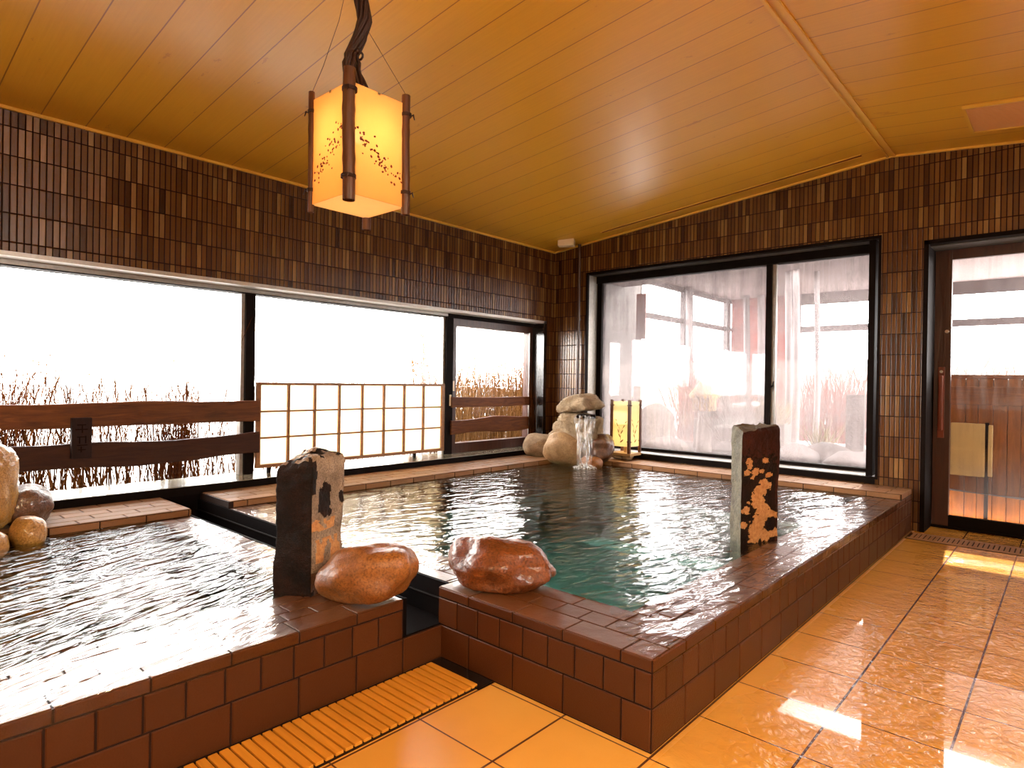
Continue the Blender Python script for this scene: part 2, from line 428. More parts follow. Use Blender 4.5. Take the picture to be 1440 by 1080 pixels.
def stream_mat():
    t = NT('falling_water'); P = t.coords()
    n = t.noise(t.map(P, (38, 38, 3.5)), 1.0, 4, .65, dist=.6)
    tp = t.n('ShaderNodeBsdfTransparent'); tp.inputs[0].default_value = (.97, .96, .95, 1)
    gl = t.n('ShaderNodeBsdfGlossy'); gl.inputs['Roughness'].default_value = .12; t.l(t.bump(n, .01), gl.inputs['Normal'])
    df = t.n('ShaderNodeBsdfTranslucent'); df.inputs[0].default_value = (.95, .92, .90, 1)
    m = t.n('ShaderNodeMixShader'); m.inputs[0].default_value = .5; t.l(gl.outputs[0], m.inputs[1]); t.l(df.outputs[0], m.inputs[2])
    m2 = t.n('ShaderNodeMixShader'); t.l(t.ramp(n, [(.46, (.04, .04, .04)), (.62, (.75, .75, .75))]), m2.inputs[0]); t.l(tp.outputs[0], m2.inputs[1]); t.l(m.outputs[0], m2.inputs[2])
    return t.done(m2)
M['stream'] = stream_mat()
M['foam'] = plain('white_foam', (.85, .84, .82), .4)
def pool_floor(name, a, b):
    t = NT(name); P = t.sep(t.world())
    g = 0.0
    c = t.mix(t.noise(t.world(), 3, 4), a, b)
    return t.done(t.bsdf(t.mix(g, c, tuple(x * .5 for x in a)), .6))
M['bed_big'] = pool_floor('grey_green_pool_tile', (.27, .32, .29), (.42, .46, .42))
M['bed_small'] = pool_floor('olive_pool_tile', (.12, .085, .04), (.20, .15, .075))
def reed_mat(name, a, b):
    t = NT(name); r = t.n('ShaderNodeNewGeometry').outputs['Random Per Island']
    c = t.mix(r, a, b)
    d = t.n('ShaderNodeBsdfDiffuse'); t.l(c, d.inputs[0])
    return t.done(d)
M['reed_brown'] = reed_mat('dry_twig', (0.01463, 0.00367, 0.00104), (0.07838, 0.02403, 0.00522))
M['reed_gold'] = reed_mat('golden_reed', (.075, .028, .006), (.32, .17, .060))
M['reed_dark'] = reed_mat('dark_shrub_twig', (0.01683, 0.00374, 0.00187), (0.07948, 0.02057, 0.00561))

# ------------------------------------------------------------------ shell
RZ = 3.195; RX = -1.19
cz = lambda x: RZ - .1 * abs(x - RX)
XL, YB, XR, YF = -4.85, 6.15, 2.47, -2.6
f = MB()
for q_ in ((-2.30, XR + .3, YF - .3, 1.95), (-1.22, XR + .3, 1.95, 6.62), (XL - .3, -2.30, YF - .3, -1.6), (XL - .3, -2.30, 1.45, 1.95), (XL - .3, -1.22, 1.95, 2.05), (XL - .3, -1.22, 5.82, 6.62), (XL - .3, -4.30, 2.05, 5.82), (XL - .3, -4.24, -1.6, 1.45)):
    f.box(*q_, -.12, 0)
struct('floor', f, M['floor'])
c = MB()
for (xa, xb) in ((XL - .3, RX), (RX, XR + .3)):
    vs = [(xa, YF - .3, cz(xa)), (xb, YF - .3, cz(xb)), (xb, YB + .3, cz(xb)), (xa, YB + .3, cz(xa))]
    vs += [(x, y, z + .12) for x, y, z in vs]
    c.raw(vs, [(3, 2, 1, 0), (4, 5, 6, 7), (0, 1, 5, 4), (1, 2, 6, 5), (2, 3, 7, 6), (3, 0, 4, 7)])
struct('ceiling', c, M['ceiling'])
w = MB()
w.box(XL - .30, XL, YF, YB + .35, 1.95, cz(XL) + .05)
w.box(XL - .30, XL, YF, YB + .35, 0, .37)
w.box(XL - .30, XL, 6.0, YB + .35, .37, 1.95)
w.box(XL - .30, XL, YF, -2.0, .37, 1.95)
struct('wall_left', w, M['wall_y'])
w = MB()
def gable(mb, x0, x1, z0, y0, y1):
    xs = [x0] + ([RX] if x0 < RX < x1 else []) + [x1]
    for a, b in zip(xs, xs[1:]):
        vs = [(x, y, z) for y in (y0, y1) for x, z in ((a, z0), (b, z0), (b, cz(b) + .05), (a, cz(a) + .05))]
        mb.raw(vs, [(0, 1, 2, 3), (7, 6, 5, 4), (0, 4, 5, 1), (3, 2, 6, 7), (0, 3, 7, 4), (1, 5, 6, 2)])
gable(w, XL, XR, 2.51, YB, YB + .30)
w.box(XL, -4.36, YB, YB + .30, 0, 2.51)
w.box(-4.36, -1.257, YB, YB + .30, 0, .40)
w.box(-1.257, -.935, YB, YB + .30, 0, 2.51)
w.box(-.935, .15, YB, YB + .30, 2.425, 2.51)
w.box(.15, XR, YB, YB + .30, 0, 2.51)
struct('wall_back', w, M['wall_x'])
w = MB(); w.box(XR, XR + .2, YF, .6, 0, cz(XR) + .05); w.box(XR, XR + .2, 1.9, YB + .3, 0, cz(XR) + .05); w.box(XR, XR + .2, .6, 1.9, 0, 1.55); w.box(XR, XR + .2, .6, 1.9, 2.45, cz(XR) + .05)
struct('wall_right', w, M['wall_y'])
w = MB(); w.box(XR + .04, XR + .12, .6, 1.9, 1.55, 1.60); w.box(XR + .04, XR + .12, .6, 1.9, 2.40, 2.45)
for y_ in (.6, 1.84): w.box(XR + .04, XR + .12, y_, y_ + .06, 1.60, 2.40)
win4 = struct('window_4', w, M['black'])
w = MB(); w.box(XR + .075, XR + .081, .66, 1.84, 1.60, 2.40); w.build('pane', M['glass'], win4)
w = MB(); gable(w, XL, XR, 0, YF - .2, YF); struct('wall_front', w, M['wall_x'])
# ridge trim and thin cornice trims
t_ = MB()
t_.box(-1.222, -1.205, YF, YB, RZ - .018, RZ + .0); t_.box(-1.178, -1.152, YF, YB, RZ - .016, RZ + .0); t_.box(-1.206, -1.176, YF, YB, RZ - .008, RZ)
struct('trim_1', t_, M['trim'])
t_ = MB(); t_.box(XL, XL + .018, YF, YB, cz(XL) - .018, cz(XL) + .004); struct('trim_2', t_, M['trim'])
t_ = MB()
for a, b in ((XL, RX), (RX, XR)):
    vs = [(x, y, cz(x) + dz) for y in (YB - .018, YB) for x in (a, b) for dz in (-.018, .003)]
    t_.raw(vs, [(0, 2, 3, 1), (4, 5, 7, 6), (0, 1, 5, 4), (2, 6, 7, 3), (0, 4, 6, 2), (1, 3, 7, 5)])
struct('trim_3', t_, M['trim'])

# ------------------------------------------------------------------ left window band (window_1)
XG = -5.08
w1 = MB()
w1.box(-5.12, -5.00, -2.0, 6.0, 1.885, 1.95)
win1 = struct('window_1', w1, M['black'])
m = MB(); m.box(-5.00, XL + .004, -2.0, 6.0, 1.925, 1.953); m.build('head_soffit', M['frame_top'], win1)
m = MB(); m.box(-5.012, -4.990, -2.0, 4.5, 1.893, 1.925); m.build('head_bead', M['frame_grey'], win1)
for y0, y1 in ((-.30, -.20), (2.315, 2.395), (4.50, 4.60)):
    m = MB(); m.box(-5.11, -5.01, y0, y1, .40, 1.90); m.build('post', M['black'], win1)
    m = MB(); m.box(-5.10, -5.035, y0 - .028, y0, .40, 1.89); m.build('post_lining', M['frame_grey'], win1)
m = MB(); m.box(-5.15, -4.745, -2.0, 6.0, .362, .410, c=.004); m.build('sill', [M['sill']], win1)
m = MB(); m.box(-4.752, -4.735, -2.0, 6.0, .345, .407); m.build('sill_edge', M['black'], win1)
for y0, y1 in ((-2.0, -.30), (-.20, 2.315), (2.395, 4.50)):
    m = MB(); m.box(XG - .003, XG + .003, y0, y1, .41, 1.89); m.build('pane', M['glass'], win1)
m = MB(); m.box(XL - .29, XL + .004, 5.955, 6.004, .40, 1.952); m.build('jamb_lining', M['black_gloss'], win1)
# sliding sash at the far end of the band
s = MB()
s.box(-5.13, -5.03, 4.60, 4.665, .41, 1.885); s.box(-5.13, -5.03, 5.90, 5.96, .41, 1.885)
s.box(-5.13, -5.03, 4.665, 5.90, 1.805, 1.885); s.box(-5.13, -5.03, 4.665, 5.90, .41, .515)
win2 = struct('window_2', s, M['door_wood'])
m = MB(); m.box(-5.083, -5.077, 4.665, 5.90, .515, 1.805); m.build('pane', M['glass'], win2)
m = MB(); m.box(-5.03, -5.018, 5.885, 5.90, .50, 1.81); m.build('edge_bead', M['frame_grey'], win2)
m = MB(); m.box(-5.03, -5.022, 4.615, 4.637, 1.09, 1.20); m.build('strip_label', M['white_box'], win2)
m = MB(); m.box(-5.008, -5.002, 4.55, 4.575, .93, 1.05); m.build('finger_plate', M['white_box'], win1)

# ------------------------------------------------------------------ back window (window_3)
YG = 6.40
b = MB()
b.box(-4.375, -4.28, YG - .04, YG + .05, .40, 2.51); b.box(-1.352, -1.30, YG - .22, YG + .05, .40, 2.51)
b.box(-4.36, -1.30, YG - .06, YG + .05, 2.415, 2.51); b.box(-4.36, -1.30, YG - .04, YG + .05, .430, .462)
win3 = struct('window_3', b, M['black'])
m = MB(); m.box(-4.362, -4.346, YB - .004, YG - .04, .42, 2.51); m.build('jamb_lining', M['frame_grey'], win3)
m = MB(); m.box(-4.364, -4.340, YB - .006, YB + .03, .40, 2.52); m.box(-1.272, -1.250, YB - .006, YG - .2, .40, 2.52); m.box(-4.364, -1.25, YB - .006, YB + .06, 2.495, 2.522)
m.build('outer_casing', M['black'], win3)
m = MB(); m.box(-4.346, -1.275, YB + .06, YG - .06, 2.496, 2.506); m.build('head_soffit', M['dark_soffit'], win3)
m = MB(); m.box(-4.346, -1.272, YB + .03, YG - .03, .40, .425, c=.003); m.build('sill', M['sill_metal'], win3)
m = MB(); m.box(-4.346, -1.272, YB - .006, YB + .03, .36, .418); m.build('sill_edge', M['black'], win3)
m = MB(); m.box(-2.305, -2.252, YG - .05, YG + .05, .46, 2.42); m.build('mullion', M['black'], win3)
m = MB(); m.box(-2.252, -2.215, YG - .02, YG + .03, .46, 2.42); m.build('mullion_edge', M['frame_grey'], win3)
m = MB(); m.box(-4.28, -2.305, YG - .003, YG + .003, .46, 2.42); m.build('pane', M['fog'], win3)
m = MB(); m.box(-2.215, -1.352, YG + .017, YG + .023, .46, 2.42); m.build('pane', M['fog'], win3)
m = MB(); m.tube([(-2.262, YG - .055, 1.19), (-2.24, YG - .075, 1.19), (-2.215, YG - .075, 1.20), (-2.208, YG - .07, 1.245)], [.016, .014, .009, .006], 8)
m.box(-2.285, -2.245, YG - .062, YG - .05, 1.15, 1.23, c=.003); m.build('latch', M['black'], win3)

# ------------------------------------------------------------------ door
d = MB()
d.box(-.940, -.905, YB - .006, 6.54, 0, 2.43); d.box(-.94, .15, YB - .006, 6.54, 2.395, 2.43); d.box(.115, .155, YB - .006, 6.54, 0, 2.43)
d.box(-.905, .115, 6.46, 6.56, -.004, .02)
dr = struct('door_1', d, M['black'])
m = MB(); m.box(-.905, .115, YB + .08, YB + .30, 2.388, 2.396); m.build('head_soffit', M['dark_soffit'], dr)
leaf = MB()
leaf.box(-.903, -.782, 6.48, 6.525, .02, 2.39, c=.004); leaf.box(.010, .112, 6.48, 6.525, .02, 2.39, c=.004)
leaf.box(-.782, .010, 6.48, 6.525, 2.305, 2.39)
lf = leaf.build('door_leaf', M['door_wood'], dr)
m = MB(); m.box(-.782, .010, 6.475, 6.53, .02, .112, c=.003); m.build('bottom_rail', M['black'], lf)
m = MB(); m.box(-.782, .010, 6.5, 6.505, .112, 2.305); m.build('pane', M['fog_door'], lf)
m = MB(); m.box(-.870, -.822, 6.466, 6.482, .775, 1.385, c=.003); m.box(-.862, -.830, 6.43, 6.47, .84, 1.31, c=.008); m.build('door_handle', M['handle_wood'], lf)
m = MB(); m.tube([(-.846, 6.47, 1.345), (-.846, 6.455, 1.345)], .012, 12); m.build('key_rosette', M['steel'], lf)
m = MB(); m.tube([(-.812, 6.482, 1.69), (-.812, 6.466, 1.69)], [.017, .013], 14); m.build('lock_cylinder', M['steel'], lf)

# porch wall of planks seen through the door
p = thing('plank_screen', 'low varnished plank wall with a cross board behind the glass door', 'screen', (-.35, 6.8, 0))
m = MB()
xs = -.65
i = 0
while xs < .6:
    wd = .088 + .03 * random.random(); m.box(xs, xs + wd - .004, -.03 + .004 * (i % 2), .0, 0, 1.29, c=.003); xs += wd; i += 1
m.box(-.66, .62, .002, .014, .0, 1.28); m.build('planks', M['panel_wood'], p)
m = MB(); m.box(-.66, .62, -.055, -.03, 1.06, 1.22, c=.004); m.build('cross_board', M['panel_wood_h'], p)
m = MB(); m.box(-.66, .62, -.04, .05, 1.29, 1.325, c=.003); m.build('cap_rail', M['panel_wood_h'], p)
q = thing('metal_box', 'dull gold metal plate box on the plank wall behind the glass door', 'box', (-.67, 6.72, .44))
m = MB(); m.box(-.13, .115, -.03, .02, 0, .46, c=.008); m.build('cover', M['plate'], q)
m = MB(); m.box(.135, .165, -.03, .02, .01, .45, c=.006); m.build('side_flange', M['plate'], q)
m = MB(); m.box(.112, .138, -.02, .02, -.44, .47); m.build('bracket', M['black'], q)

# ------------------------------------------------------------------ ceiling fittings
def slopebox(mb, x0, x1, y0, y1, drop0, drop1):
    vs = [(x, y, cz(x) - d) for d in (drop1, drop0) for y in (y0, y1) for x in (x0, x1)]
    mb.raw(vs, [(0, 2, 3, 1), (4, 5, 7, 6), (0, 1, 5, 4), (2, 6, 7, 3), (0, 4, 6, 2), (1, 3, 7, 5)])
v = thing('ceiling_vent', 'salmon slatted air grille set in the right slope of the ceiling', 'vent')
m = MB()
slopebox(m, -.595, -.575, 5.22, 5.77, -.002, .022); slopebox(m, -.10, -.08, 5.22, 5.77, -.002, .022)
slopebox(m, -.575, -.10, 5.22, 5.24, -.002, .022); slopebox(m, -.575, -.10, 5.75, 5.77, -.002, .022)
m.build('frame', M['trim'], v)
m = MB()
y = 5.245
while y < 5.745: slopebox(m, -.575, -.10, y, y + .011, .002, .014); y += .0185
m.build('louvres', M['grille'], v)
m = MB(); slopebox(m, -.58, -.09, 5.235, 5.755, -.001, .002); m.build('backing', M['red_slot'], v)
v = thing('slot_diffuser', 'long thin slot air outlet along the ceiling above the back window', 'vent')
m = MB()
slopebox(m, -4.0, -1.37, 5.895, 5.905, -.002, .006); slopebox(m, -4.0, -1.37, 5.945, 5.955, -.002, .006)
m.build('frame', M['trim'], v)
m = MB(); slopebox(m, -4.0, -1.37, 5.905, 5.945, -.001, .003); m.build('slot', M['red_slot'], v)
o = MB(); o.box(-.095, .095, -.065, .065, -.065, 0.012, c=.006)
sb = o.build('junction_box', M['white_box']); sb.location = (-4.45, 5.86, cz(-4.45)); sb.rotation_euler = (0, 0, .5)
tag(sb, 'small cream plastic box on the ceiling near the far left corner', 'box')
o = MB(); o.tube([(-4.435, 6.10, .40), (-4.435, 6.10, 2.80), (-4.435, 6.10, 2.865)], .021, 14)
pp = thing('downpipe', 'thin dark pipe running down the wall left of the back window', 'pipe')
o.build('pipe', M['pipe'], pp)
o = MB()
for z in (1.0, 1.95):
    o = MB(); o.tube([(-4.435, 6.10, z), (-4.435, 6.10, z + .03)], .025, 14); o.box(-4.44, -4.43, 6.11, 6.152, z + .005, z + .025); o.build('bracket', M['pipe'], pp)

# ------------------------------------------------------------------ pools
RT = .306      # rim top
H3 = [(0.0, .145, .245, 0), (.145, .262, .1225, .055)]
# --- big pool: x -4.27..-1.0, y 1.81..5.75(+ledge to 6.15)
big = thing('main_pool', 'large raised bath clad in brown tiles filling the far end of the room', 'pool', (0, 0, 0))
BX0, BX1, BY0, BY1 = -4.27, -1.0, 1.81, 5.75
IX1, IY0 = -1.28, 2.14
m = MB()
m.box(-2.04, BX1 - .0, BY0, IY0, 0, RT - .004)                    # front rim
m.box(XL, -2.04, 1.87, IY0, -.0, RT - .004)                         # rim beside the channel
m.box(IX1, BX1, IY0, YB, 0, RT - .004)                              # right rim
m.box(XL, BX0, IY0, YB, 0, .350)                                    # under left ledge
m.box(BX0, IX1, BY1, YB, 0, .350)
m.box(IX1, BX1, BY1, YB, RT - .004, .350)
m.box(XL, BX0, 1.87, IY0, RT - .004, .350)
m.build('masonry', M['grout'], big)
m = MB()
# front face (runs along +x)
rows_front = [(.002, .145, .245, -1.109 + 2.035), (.145, .262, .1225, -1.304 + 2.035), (.262, RT, .245, -1.114 + 2.035)]
m.tiles((-2.04, BY0, 0), (1, 0, 0), (0, 0, 1), 1.04, rows_front)
# side face x=-1 (runs along +y); normal must be +x : U=y, V=z -> U x V = x
rows_side = [(.002, .145, .2405, 2.04 - BY0), (.145, .262, .1203, 2.02 - BY0 + .0), (.262, RT, .2405, 2.04 - BY0)]
m.tiles((BX1, BY0, 0), (0, 1, 0), (0, 0, 1), YB - BY0, rows_side)
# channel-side face of wall
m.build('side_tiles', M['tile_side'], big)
m = MB()
# tops
m.tiles((-2.04, BY0, RT - .004), (1, 0, 0), (0, 1, 0), 1.04, [(0, .12, .245, -1.114 + 2.04), (.12, .225, .1225, .04), (.225, .33, .245, .06)], t=.004, c=.0016)
m.tiles((-4.27, 1.87, RT - .004), (1, 0, 0), (0, 1, 0), 2.23, [(0, .09, .245, 0), (.09, .18, .245, .12), (.18, .27, .245, 0)], t=.004)
m.tiles((BX1, 2.14, RT - .004), (0, 1, 0), (-1, 0, 0), BY1 - 2.14, [(0, .115, .2405, -.1), (.115, .20, .2405, .05), (.20, .28, .2405, -.1)], t=.004)
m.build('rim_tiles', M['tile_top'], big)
m = MB()
# ledge tops and faces
m.tiles((BX1, BY1, .350), (0, 1, 0), (-1, 0, 0), .40, [(.0, .0001, 1, 0)])
m.tiles((BX0 - .12, BY1, .350), (1, 0, 0), (0, 1, 0), BX1 - BX0 + .12, [(0, .12, .245, -1.114 + 4.39), (.12, .21, .245, .1), (.21, .305, .245, -.02), (.305, .40, .245, .1)], t=.004)
m.tiles((BX0, BY1, .306), (1, 0, 0), (0, 0, 1), BX1 - BX0, [(0, .044, .245, .08)], t=.004)
m.tiles((BX1, BY1, .306), (0, 1, 0), (0, 0, 1), .40, [(0, .044, .245, 0)], t=.004)
m.tiles((BX0, 1.88, .350), (0, 1, 0), (-1, 0, 0), BY1 - 1.88, [(0, .12, .245, .1), (.12, .24, .245, .0), (.24, .36, .245, .1), (.36, .48, .245, 0)], t=.004)
m.tiles((BX0, 1.90, .306), (0, 1, 0), (0, 0, 1), BY1 - 1.90, [(0, .044, .245, .1)], t=.004)
m.build('ledge_tiles', M['tile_ledge'], big)
m = MB()
m.poly([(BX0, IY0, -.32), (IX1, IY0, -.32), (IX1, BY1, -.32), (BX0, BY1, -.32)])
m.poly([(BX0, IY0, -.32), (BX0, IY0, RT - .01), (IX1, IY0, RT - .01), (IX1, IY0, -.32)])
m.poly([(IX1, IY0, -.32), (IX1, IY0, RT - .01), (IX1, BY1, RT - .01), (IX1, BY1, -.32)])
m.poly([(BX0, BY1, -.32), (IX1, BY1, -.32), (IX1, BY1, RT - .01), (BX0, BY1, RT - .01)])
m.poly([(BX0, IY0, -.32), (BX0, BY1, -.32), (BX0, BY1, RT - .01), (BX0, IY0, RT - .01)])
m.box(BX0, IX1, IY0, IY0 + .32, -.3, .0); m.box(IX1 - .32, IX1, IY0, BY1, -.3, .0)
m.build('basin', M['bed_big'], big)

wb = thing('main_pool_water', 'rippled green spring water filling the large bath and spilling over its right rim', 'water', (0, 0, 0))
m = MB()
e = .006; zt = .3135
x0, x1, y0, y1, zb = BX0 - e, IX1 + e, IY0 - e, BY1 + e, -.325
vs = [(x0, y0, zb), (x1, y0, zb), (x1, y1, zb), (x0, y1, zb), (x0, y0, zt), (x1, y0, zt), (x1, y1, zt), (x0, y1, zt)]
m.raw(vs, [(3, 2, 1, 0), (4, 5, 6, 7), (0, 1, 5, 4), (1, 2, 6, 5), (2, 3, 7, 6), (3, 0, 4, 7)])
m.build('water_body', M['water_big'], wb)
def film(name, pts, parent, mat, drop):
    """sheet of water over a rim, with a rolled-over free edge where drop gives the edge index range"""
    mb = MB(); mb.poly([(x, y, zt) for x, y in pts])
    for i in drop:
        a = pts[i]; b_ = pts[(i + 1) % len(pts)]
        d_ = Vector((b_[0] - a[0], b_[1] - a[1], 0)).normalized(); nrm = Vector((d_.y, -d_.x, 0))
        prof = [(0, 0), (.004, -.001), (.007, -.006), (.0075, -.055)]
        for (n0, z0), (n1, z1) in zip(prof, prof[1:]):
            mb.poly([(a[0] + nrm.x * n0, a[1] + nrm.y * n0, zt + z0), (a[0] + nrm.x * n1, a[1] + nrm.y * n1, zt + z1),
                     (b_[0] + nrm.x * n1, b_[1] + nrm.y * n1, zt + z1), (b_[0] + nrm.x * n0, b_[1] + nrm.y * n0, zt + z0)])
    return mb.build(name, mat, parent)
# right rim sheet with a ragged front edge
edge = [(-1.36, 2.1345), (-1.33, 2.06), (-1.27, 2.01), (-1.23, 1.95), (-1.17, 1.90), (-1.12, 1.865), (-1.08, 1.82), (-1.004, 1.812)]
pts = [(-1.2741, 2.1345)] + [] 
pts = edge + [(-1.0, 5.55), (-1.10, 5.66), (-1.2741, 5.70), (-1.2741, 2.1345)]
film('rim_sheet', pts, wb, M['film'], [7])
film('rim_sheet', [(-4.20, 1.875), (-2.30, 1.872), (-2.16, 1.98), (-2.05, 2.1339), (-4.20, 2.1339)], wb, M['film'], [0])

# --- small pool
sp = thing('small_pool', 'smaller raised brown-tiled bath at the near left', 'pool', (0, 0, 0))
SX1, SY0, SY1 = -2.02, -1.7, 1.60
JX, JY = -2.40, 1.39
m = MB()
m.box(JX, SX1, SY0, SY1 + .0, .0, RT - .004)
m.box(XL, JX, JY, SY1, 0, RT - .004)
m.box(XL, -4.20, SY0, JY, 0, .350); m.box(XL, -4.20, JY, SY1, RT - .004, .350)
m.box(XL, JX, SY0, SY0 + .2, 0, RT - .004)
m.box(SX1 - .3, SX1, SY1, 1.868, 0, .145)
m.build('masonry', M['grout'], sp)
m = MB()
rs = [(.002, .145, .2385, 1.14 - SY0), (.145, .262, .1193, 1.12 - SY0), (.262, RT, .2385, 1.14 - SY0)]
m.tiles((SX1, SY0, 0), (0, 1, 0), (0, 0, 1), SY1 - SY0, rs)
m.tiles((SX1, SY1, 0), (0, 1, 0), (0, 0, 1), 1.81 - SY1, [(.002, .145, .2385, -.01)])
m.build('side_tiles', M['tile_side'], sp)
m = MB()
m.tiles((SX1, SY0, RT - .004), (0, 1, 0), (-1, 0, 0), SY1 - SY0, [(0, .12, .2385, 1.14 - SY0), (.12, .20, .1193, 0), (.20, .29, .2385, .05), (.29, .38, .2385, .17)], t=.004, c=.0016)
m.tiles((-4.20, JY, RT - .004), (1, 0, 0), (0, 1, 0), 1.80, [(0, .105, .245, 0), (.105, .21, .245, .12)], t=.004)
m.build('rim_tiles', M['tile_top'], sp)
m = MB()
m.tiles((-4.20, SY0, .350), (0, 1, 0), (-1, 0, 0), SY1 - SY0, [(0, .10, .245, .0), (.10, .215, .245, .1), (.215, .33, .245, .22), (.33, .445, .245, .1), (.445, .55, .245, .22)], t=.004)
m.tiles((-4.20, SY0, .306), (0, 1, 0), (0, 0, 1), SY1 - SY0, [(0, .044, .245, .1)], t=.004)
m.tiles((-4.20, SY1, .306), (-1, 0, 0), (0, 0, 1), .64, [(0, .044, .245, .1)], t=.004)
m.build('ledge_tiles', M['tile_ledge'], sp)
m = MB()
m.poly([(-4.20, SY0 + .2, -.32), (JX, SY0 + .2, -.32), (JX, JY, -.32), (-4.20, JY, -.32)])
m.poly([(JX, SY0 + .2, -.32), (JX, SY0 + .2, .296), (JX, JY, .296), (JX, JY, -.32)])
m.poly([(-4.20, JY, -.32), (JX, JY, -.32), (JX, JY, .296), (-4.20, JY, .296)])
m.poly([(-4.20, SY0 + .2, -.32), (-4.20, JY, -.32), (-4.20, JY, .296), (-4.20, SY0 + .2, .296)])
m.poly([(-4.20, SY0 + .2, -.32), (-4.20, SY0 + .2, .296), (JX, SY0 + .2, .296), (JX, SY0 + .2, -.32)])
m.build('basin', M['bed_small'], sp)
m = MB(); m.box(-4.2, JX, JY - .30, JY, -.3, .03, c=.004); m.box(JX - .30, JX, SY0 + .2, JY - .3, -.3, .03, c=.004); m.build('bench', M['tile_top'], sp)
ws = thing('small_pool_water', 'rippled olive water brimming over the near left bath', 'water', (0, 0, 0))
m = MB(); x0, x1, y0, y1 = -4.206, JX + e, SY0 + .194, JY + e
vs = [(x0, y0, zb), (x1, y0, zb), (x1, y1, zb), (x0, y1, zb), (x0, y0, zt), (x1, y0, zt), (x1, y1, zt), (x0, y1, zt)]
m.raw(vs, [(3, 2, 1, 0), (4, 5, 6, 7), (0, 1, 5, 4), (1, 2, 6, 5), (2, 3, 7, 6), (3, 0, 4, 7)])
m.build('water_body', M['water_small'], ws)
film('rim_sheet', [(JX + e, SY0 + .2), (SX1, SY0 + .2), (SX1, 1.13), (-2.05, 1.17), (-2.12, 1.20), (-2.20, 1.27), (-2.30, 1.33), (-2.394, 1.384)], ws, M['film_small'], [1])
film('rim_sheet', [(-4.12, JY + e), (-2.50, JY + e), (-2.52, 1.50), (-2.62, SY1 - .012), (-4.05, SY1 - .012)], ws, M['film_small'], [])

# --- black trough between the two pools
tr = thing('drain_channel', 'black trough running between the two baths to the left wall', 'channel', (0, 0, 0))
m = MB(); m.box(XL, SX1 - .006, SY1 + .002, 1.866, .0, .150); m.build('trough_bed', M['trough'], tr)
m = MB(); m.box(XL, SX1 - .012, SY1, SY1 + .014, .146, RT + .002); m.box(XL, -2.042, 1.852, 1.869, .146, RT + .002)
m.box(SX1 - .016, SX1 - .003, SY1 - .004, SY1 + .02, .146, RT); m.build('lining', M['trough'], tr)
m = MB(); m.tube([(XL, 1.845, .235), (-2.06, 1.845, .235)], .006, 8); m.build('lip', M['black'], tr)
m = MB(); m.box(XL, XL + .11, SY1 + .002, 1.866, .15, .352); m.build('end_block', M['trough'], tr)

# ------------------------------------------------------------------ floor gratings
g = thing('slatted_grating', 'ochre slatted drain cover in the floor along the near left bath', 'drain cover', (0, 0, 0))
m = MB(); y = -1.7; k = 0
while y < 1.715:
    m.box(-2.000, -1.722, y, y + .0285, -.002, .012, c=.003); y += .0355
m.build('slats', M['slat'], g)
m = MB(); m.box(-2.018, -1.712, -1.72, 1.805, .0, .0022); m.build('gutter', M['grout'], g)
m = MB(); m.box(-1.722, -1.700, 1.72, 1.806, 0, .004); m.box(-2.01, -1.70, 1.722, 1.806, 0, .006); m.build('end_strip', M['black_gloss'], g)
g = thing('threshold_grating', 'tan slatted drain cover in the floor in front of the glass door', 'drain cover', (0, 0, 0))
m = MB(); x = -.96
while x < .7: m.box(x, x + .023, 5.865, 6.035, -.002, .006, c=.002); x += .0315
m.build('slats', M['slat_brown'], g)
m = MB(); m.box(-.975, .72, 5.815, 5.862, 0, .005, c=.0015); m.box(-.975, .72, 6.038, 6.080, 0, .005, c=.0015); m.build('border', M['slat_brown'], g)
m = MB(); m.box(-.985, .73, 5.80, 6.09, 0, .0018); m.build('gutter', M['grout'], g)

# ------------------------------------------------------------------ stones
def stone_mesh(name, mat, size, seed, parent=None, amp=.18, freq=1.6, sub=5, flat=.0, power=2.3, rough=.02, taper=0.0):
    bm = bmesh.new(); bmesh.ops.create_icosphere(bm, subdivisions=sub, radius=1)
    off = Vector((seed * 7.3, seed * 3.1, seed * 1.7))
    for v_ in bm.verts:
        n = v_.co.normalized()
        q = Vector([math.copysign(abs(a) ** (2.0 / power), a) for a in n])
        r = 1 + amp * noise.noise(n * freq + off) + rough * noise.noise(n * 9 + off) + rough * .5 * noise.noise(n * 21 + off)
        q = q * r
        q.y *= 1 + taper * q.x; q.z *= 1 + taper * q.x
        if flat and q.z < -flat: q.z = -flat + (q.z + flat) * .15
        v_.co = Vector((q.x * size[0] / 2, q.y * size[1] / 2, q.z * size[2] / 2))
    mb = MB(); mb.bm(bm, 0, True)
    return mb.build(name, mat, parent)
def stone(name, mat, loc, size, rot, seed, label, cat='rock', group=None, **kw):
    o = stone_mesh(name, mat, size, seed, None, **kw)
    o.location = loc; o.rotation_euler = rot
    return tag(o, label, cat, group)

stone('boulder', M['rock_orange'], (-2.12, 1.50, .412), (.405, .28, .24), (0, -.13, .72), 8, 'smooth rounded orange-brown boulder on the rim beside the tall black post', group='boulders on the bath rims', amp=.20, freq=1.5, flat=.74, power=2.05, taper=.10)
stone('boulder', M['rock_red'], (-1.85, 2.01, .396), (.49, .31, .235), (0.04, .08, .66), 15, 'craggy wet red-brown boulder on the front rim of the large bath', group='boulders on the bath rims', amp=.30, freq=1.35, flat=.66, power=2.0, rough=.03, taper=-.12)

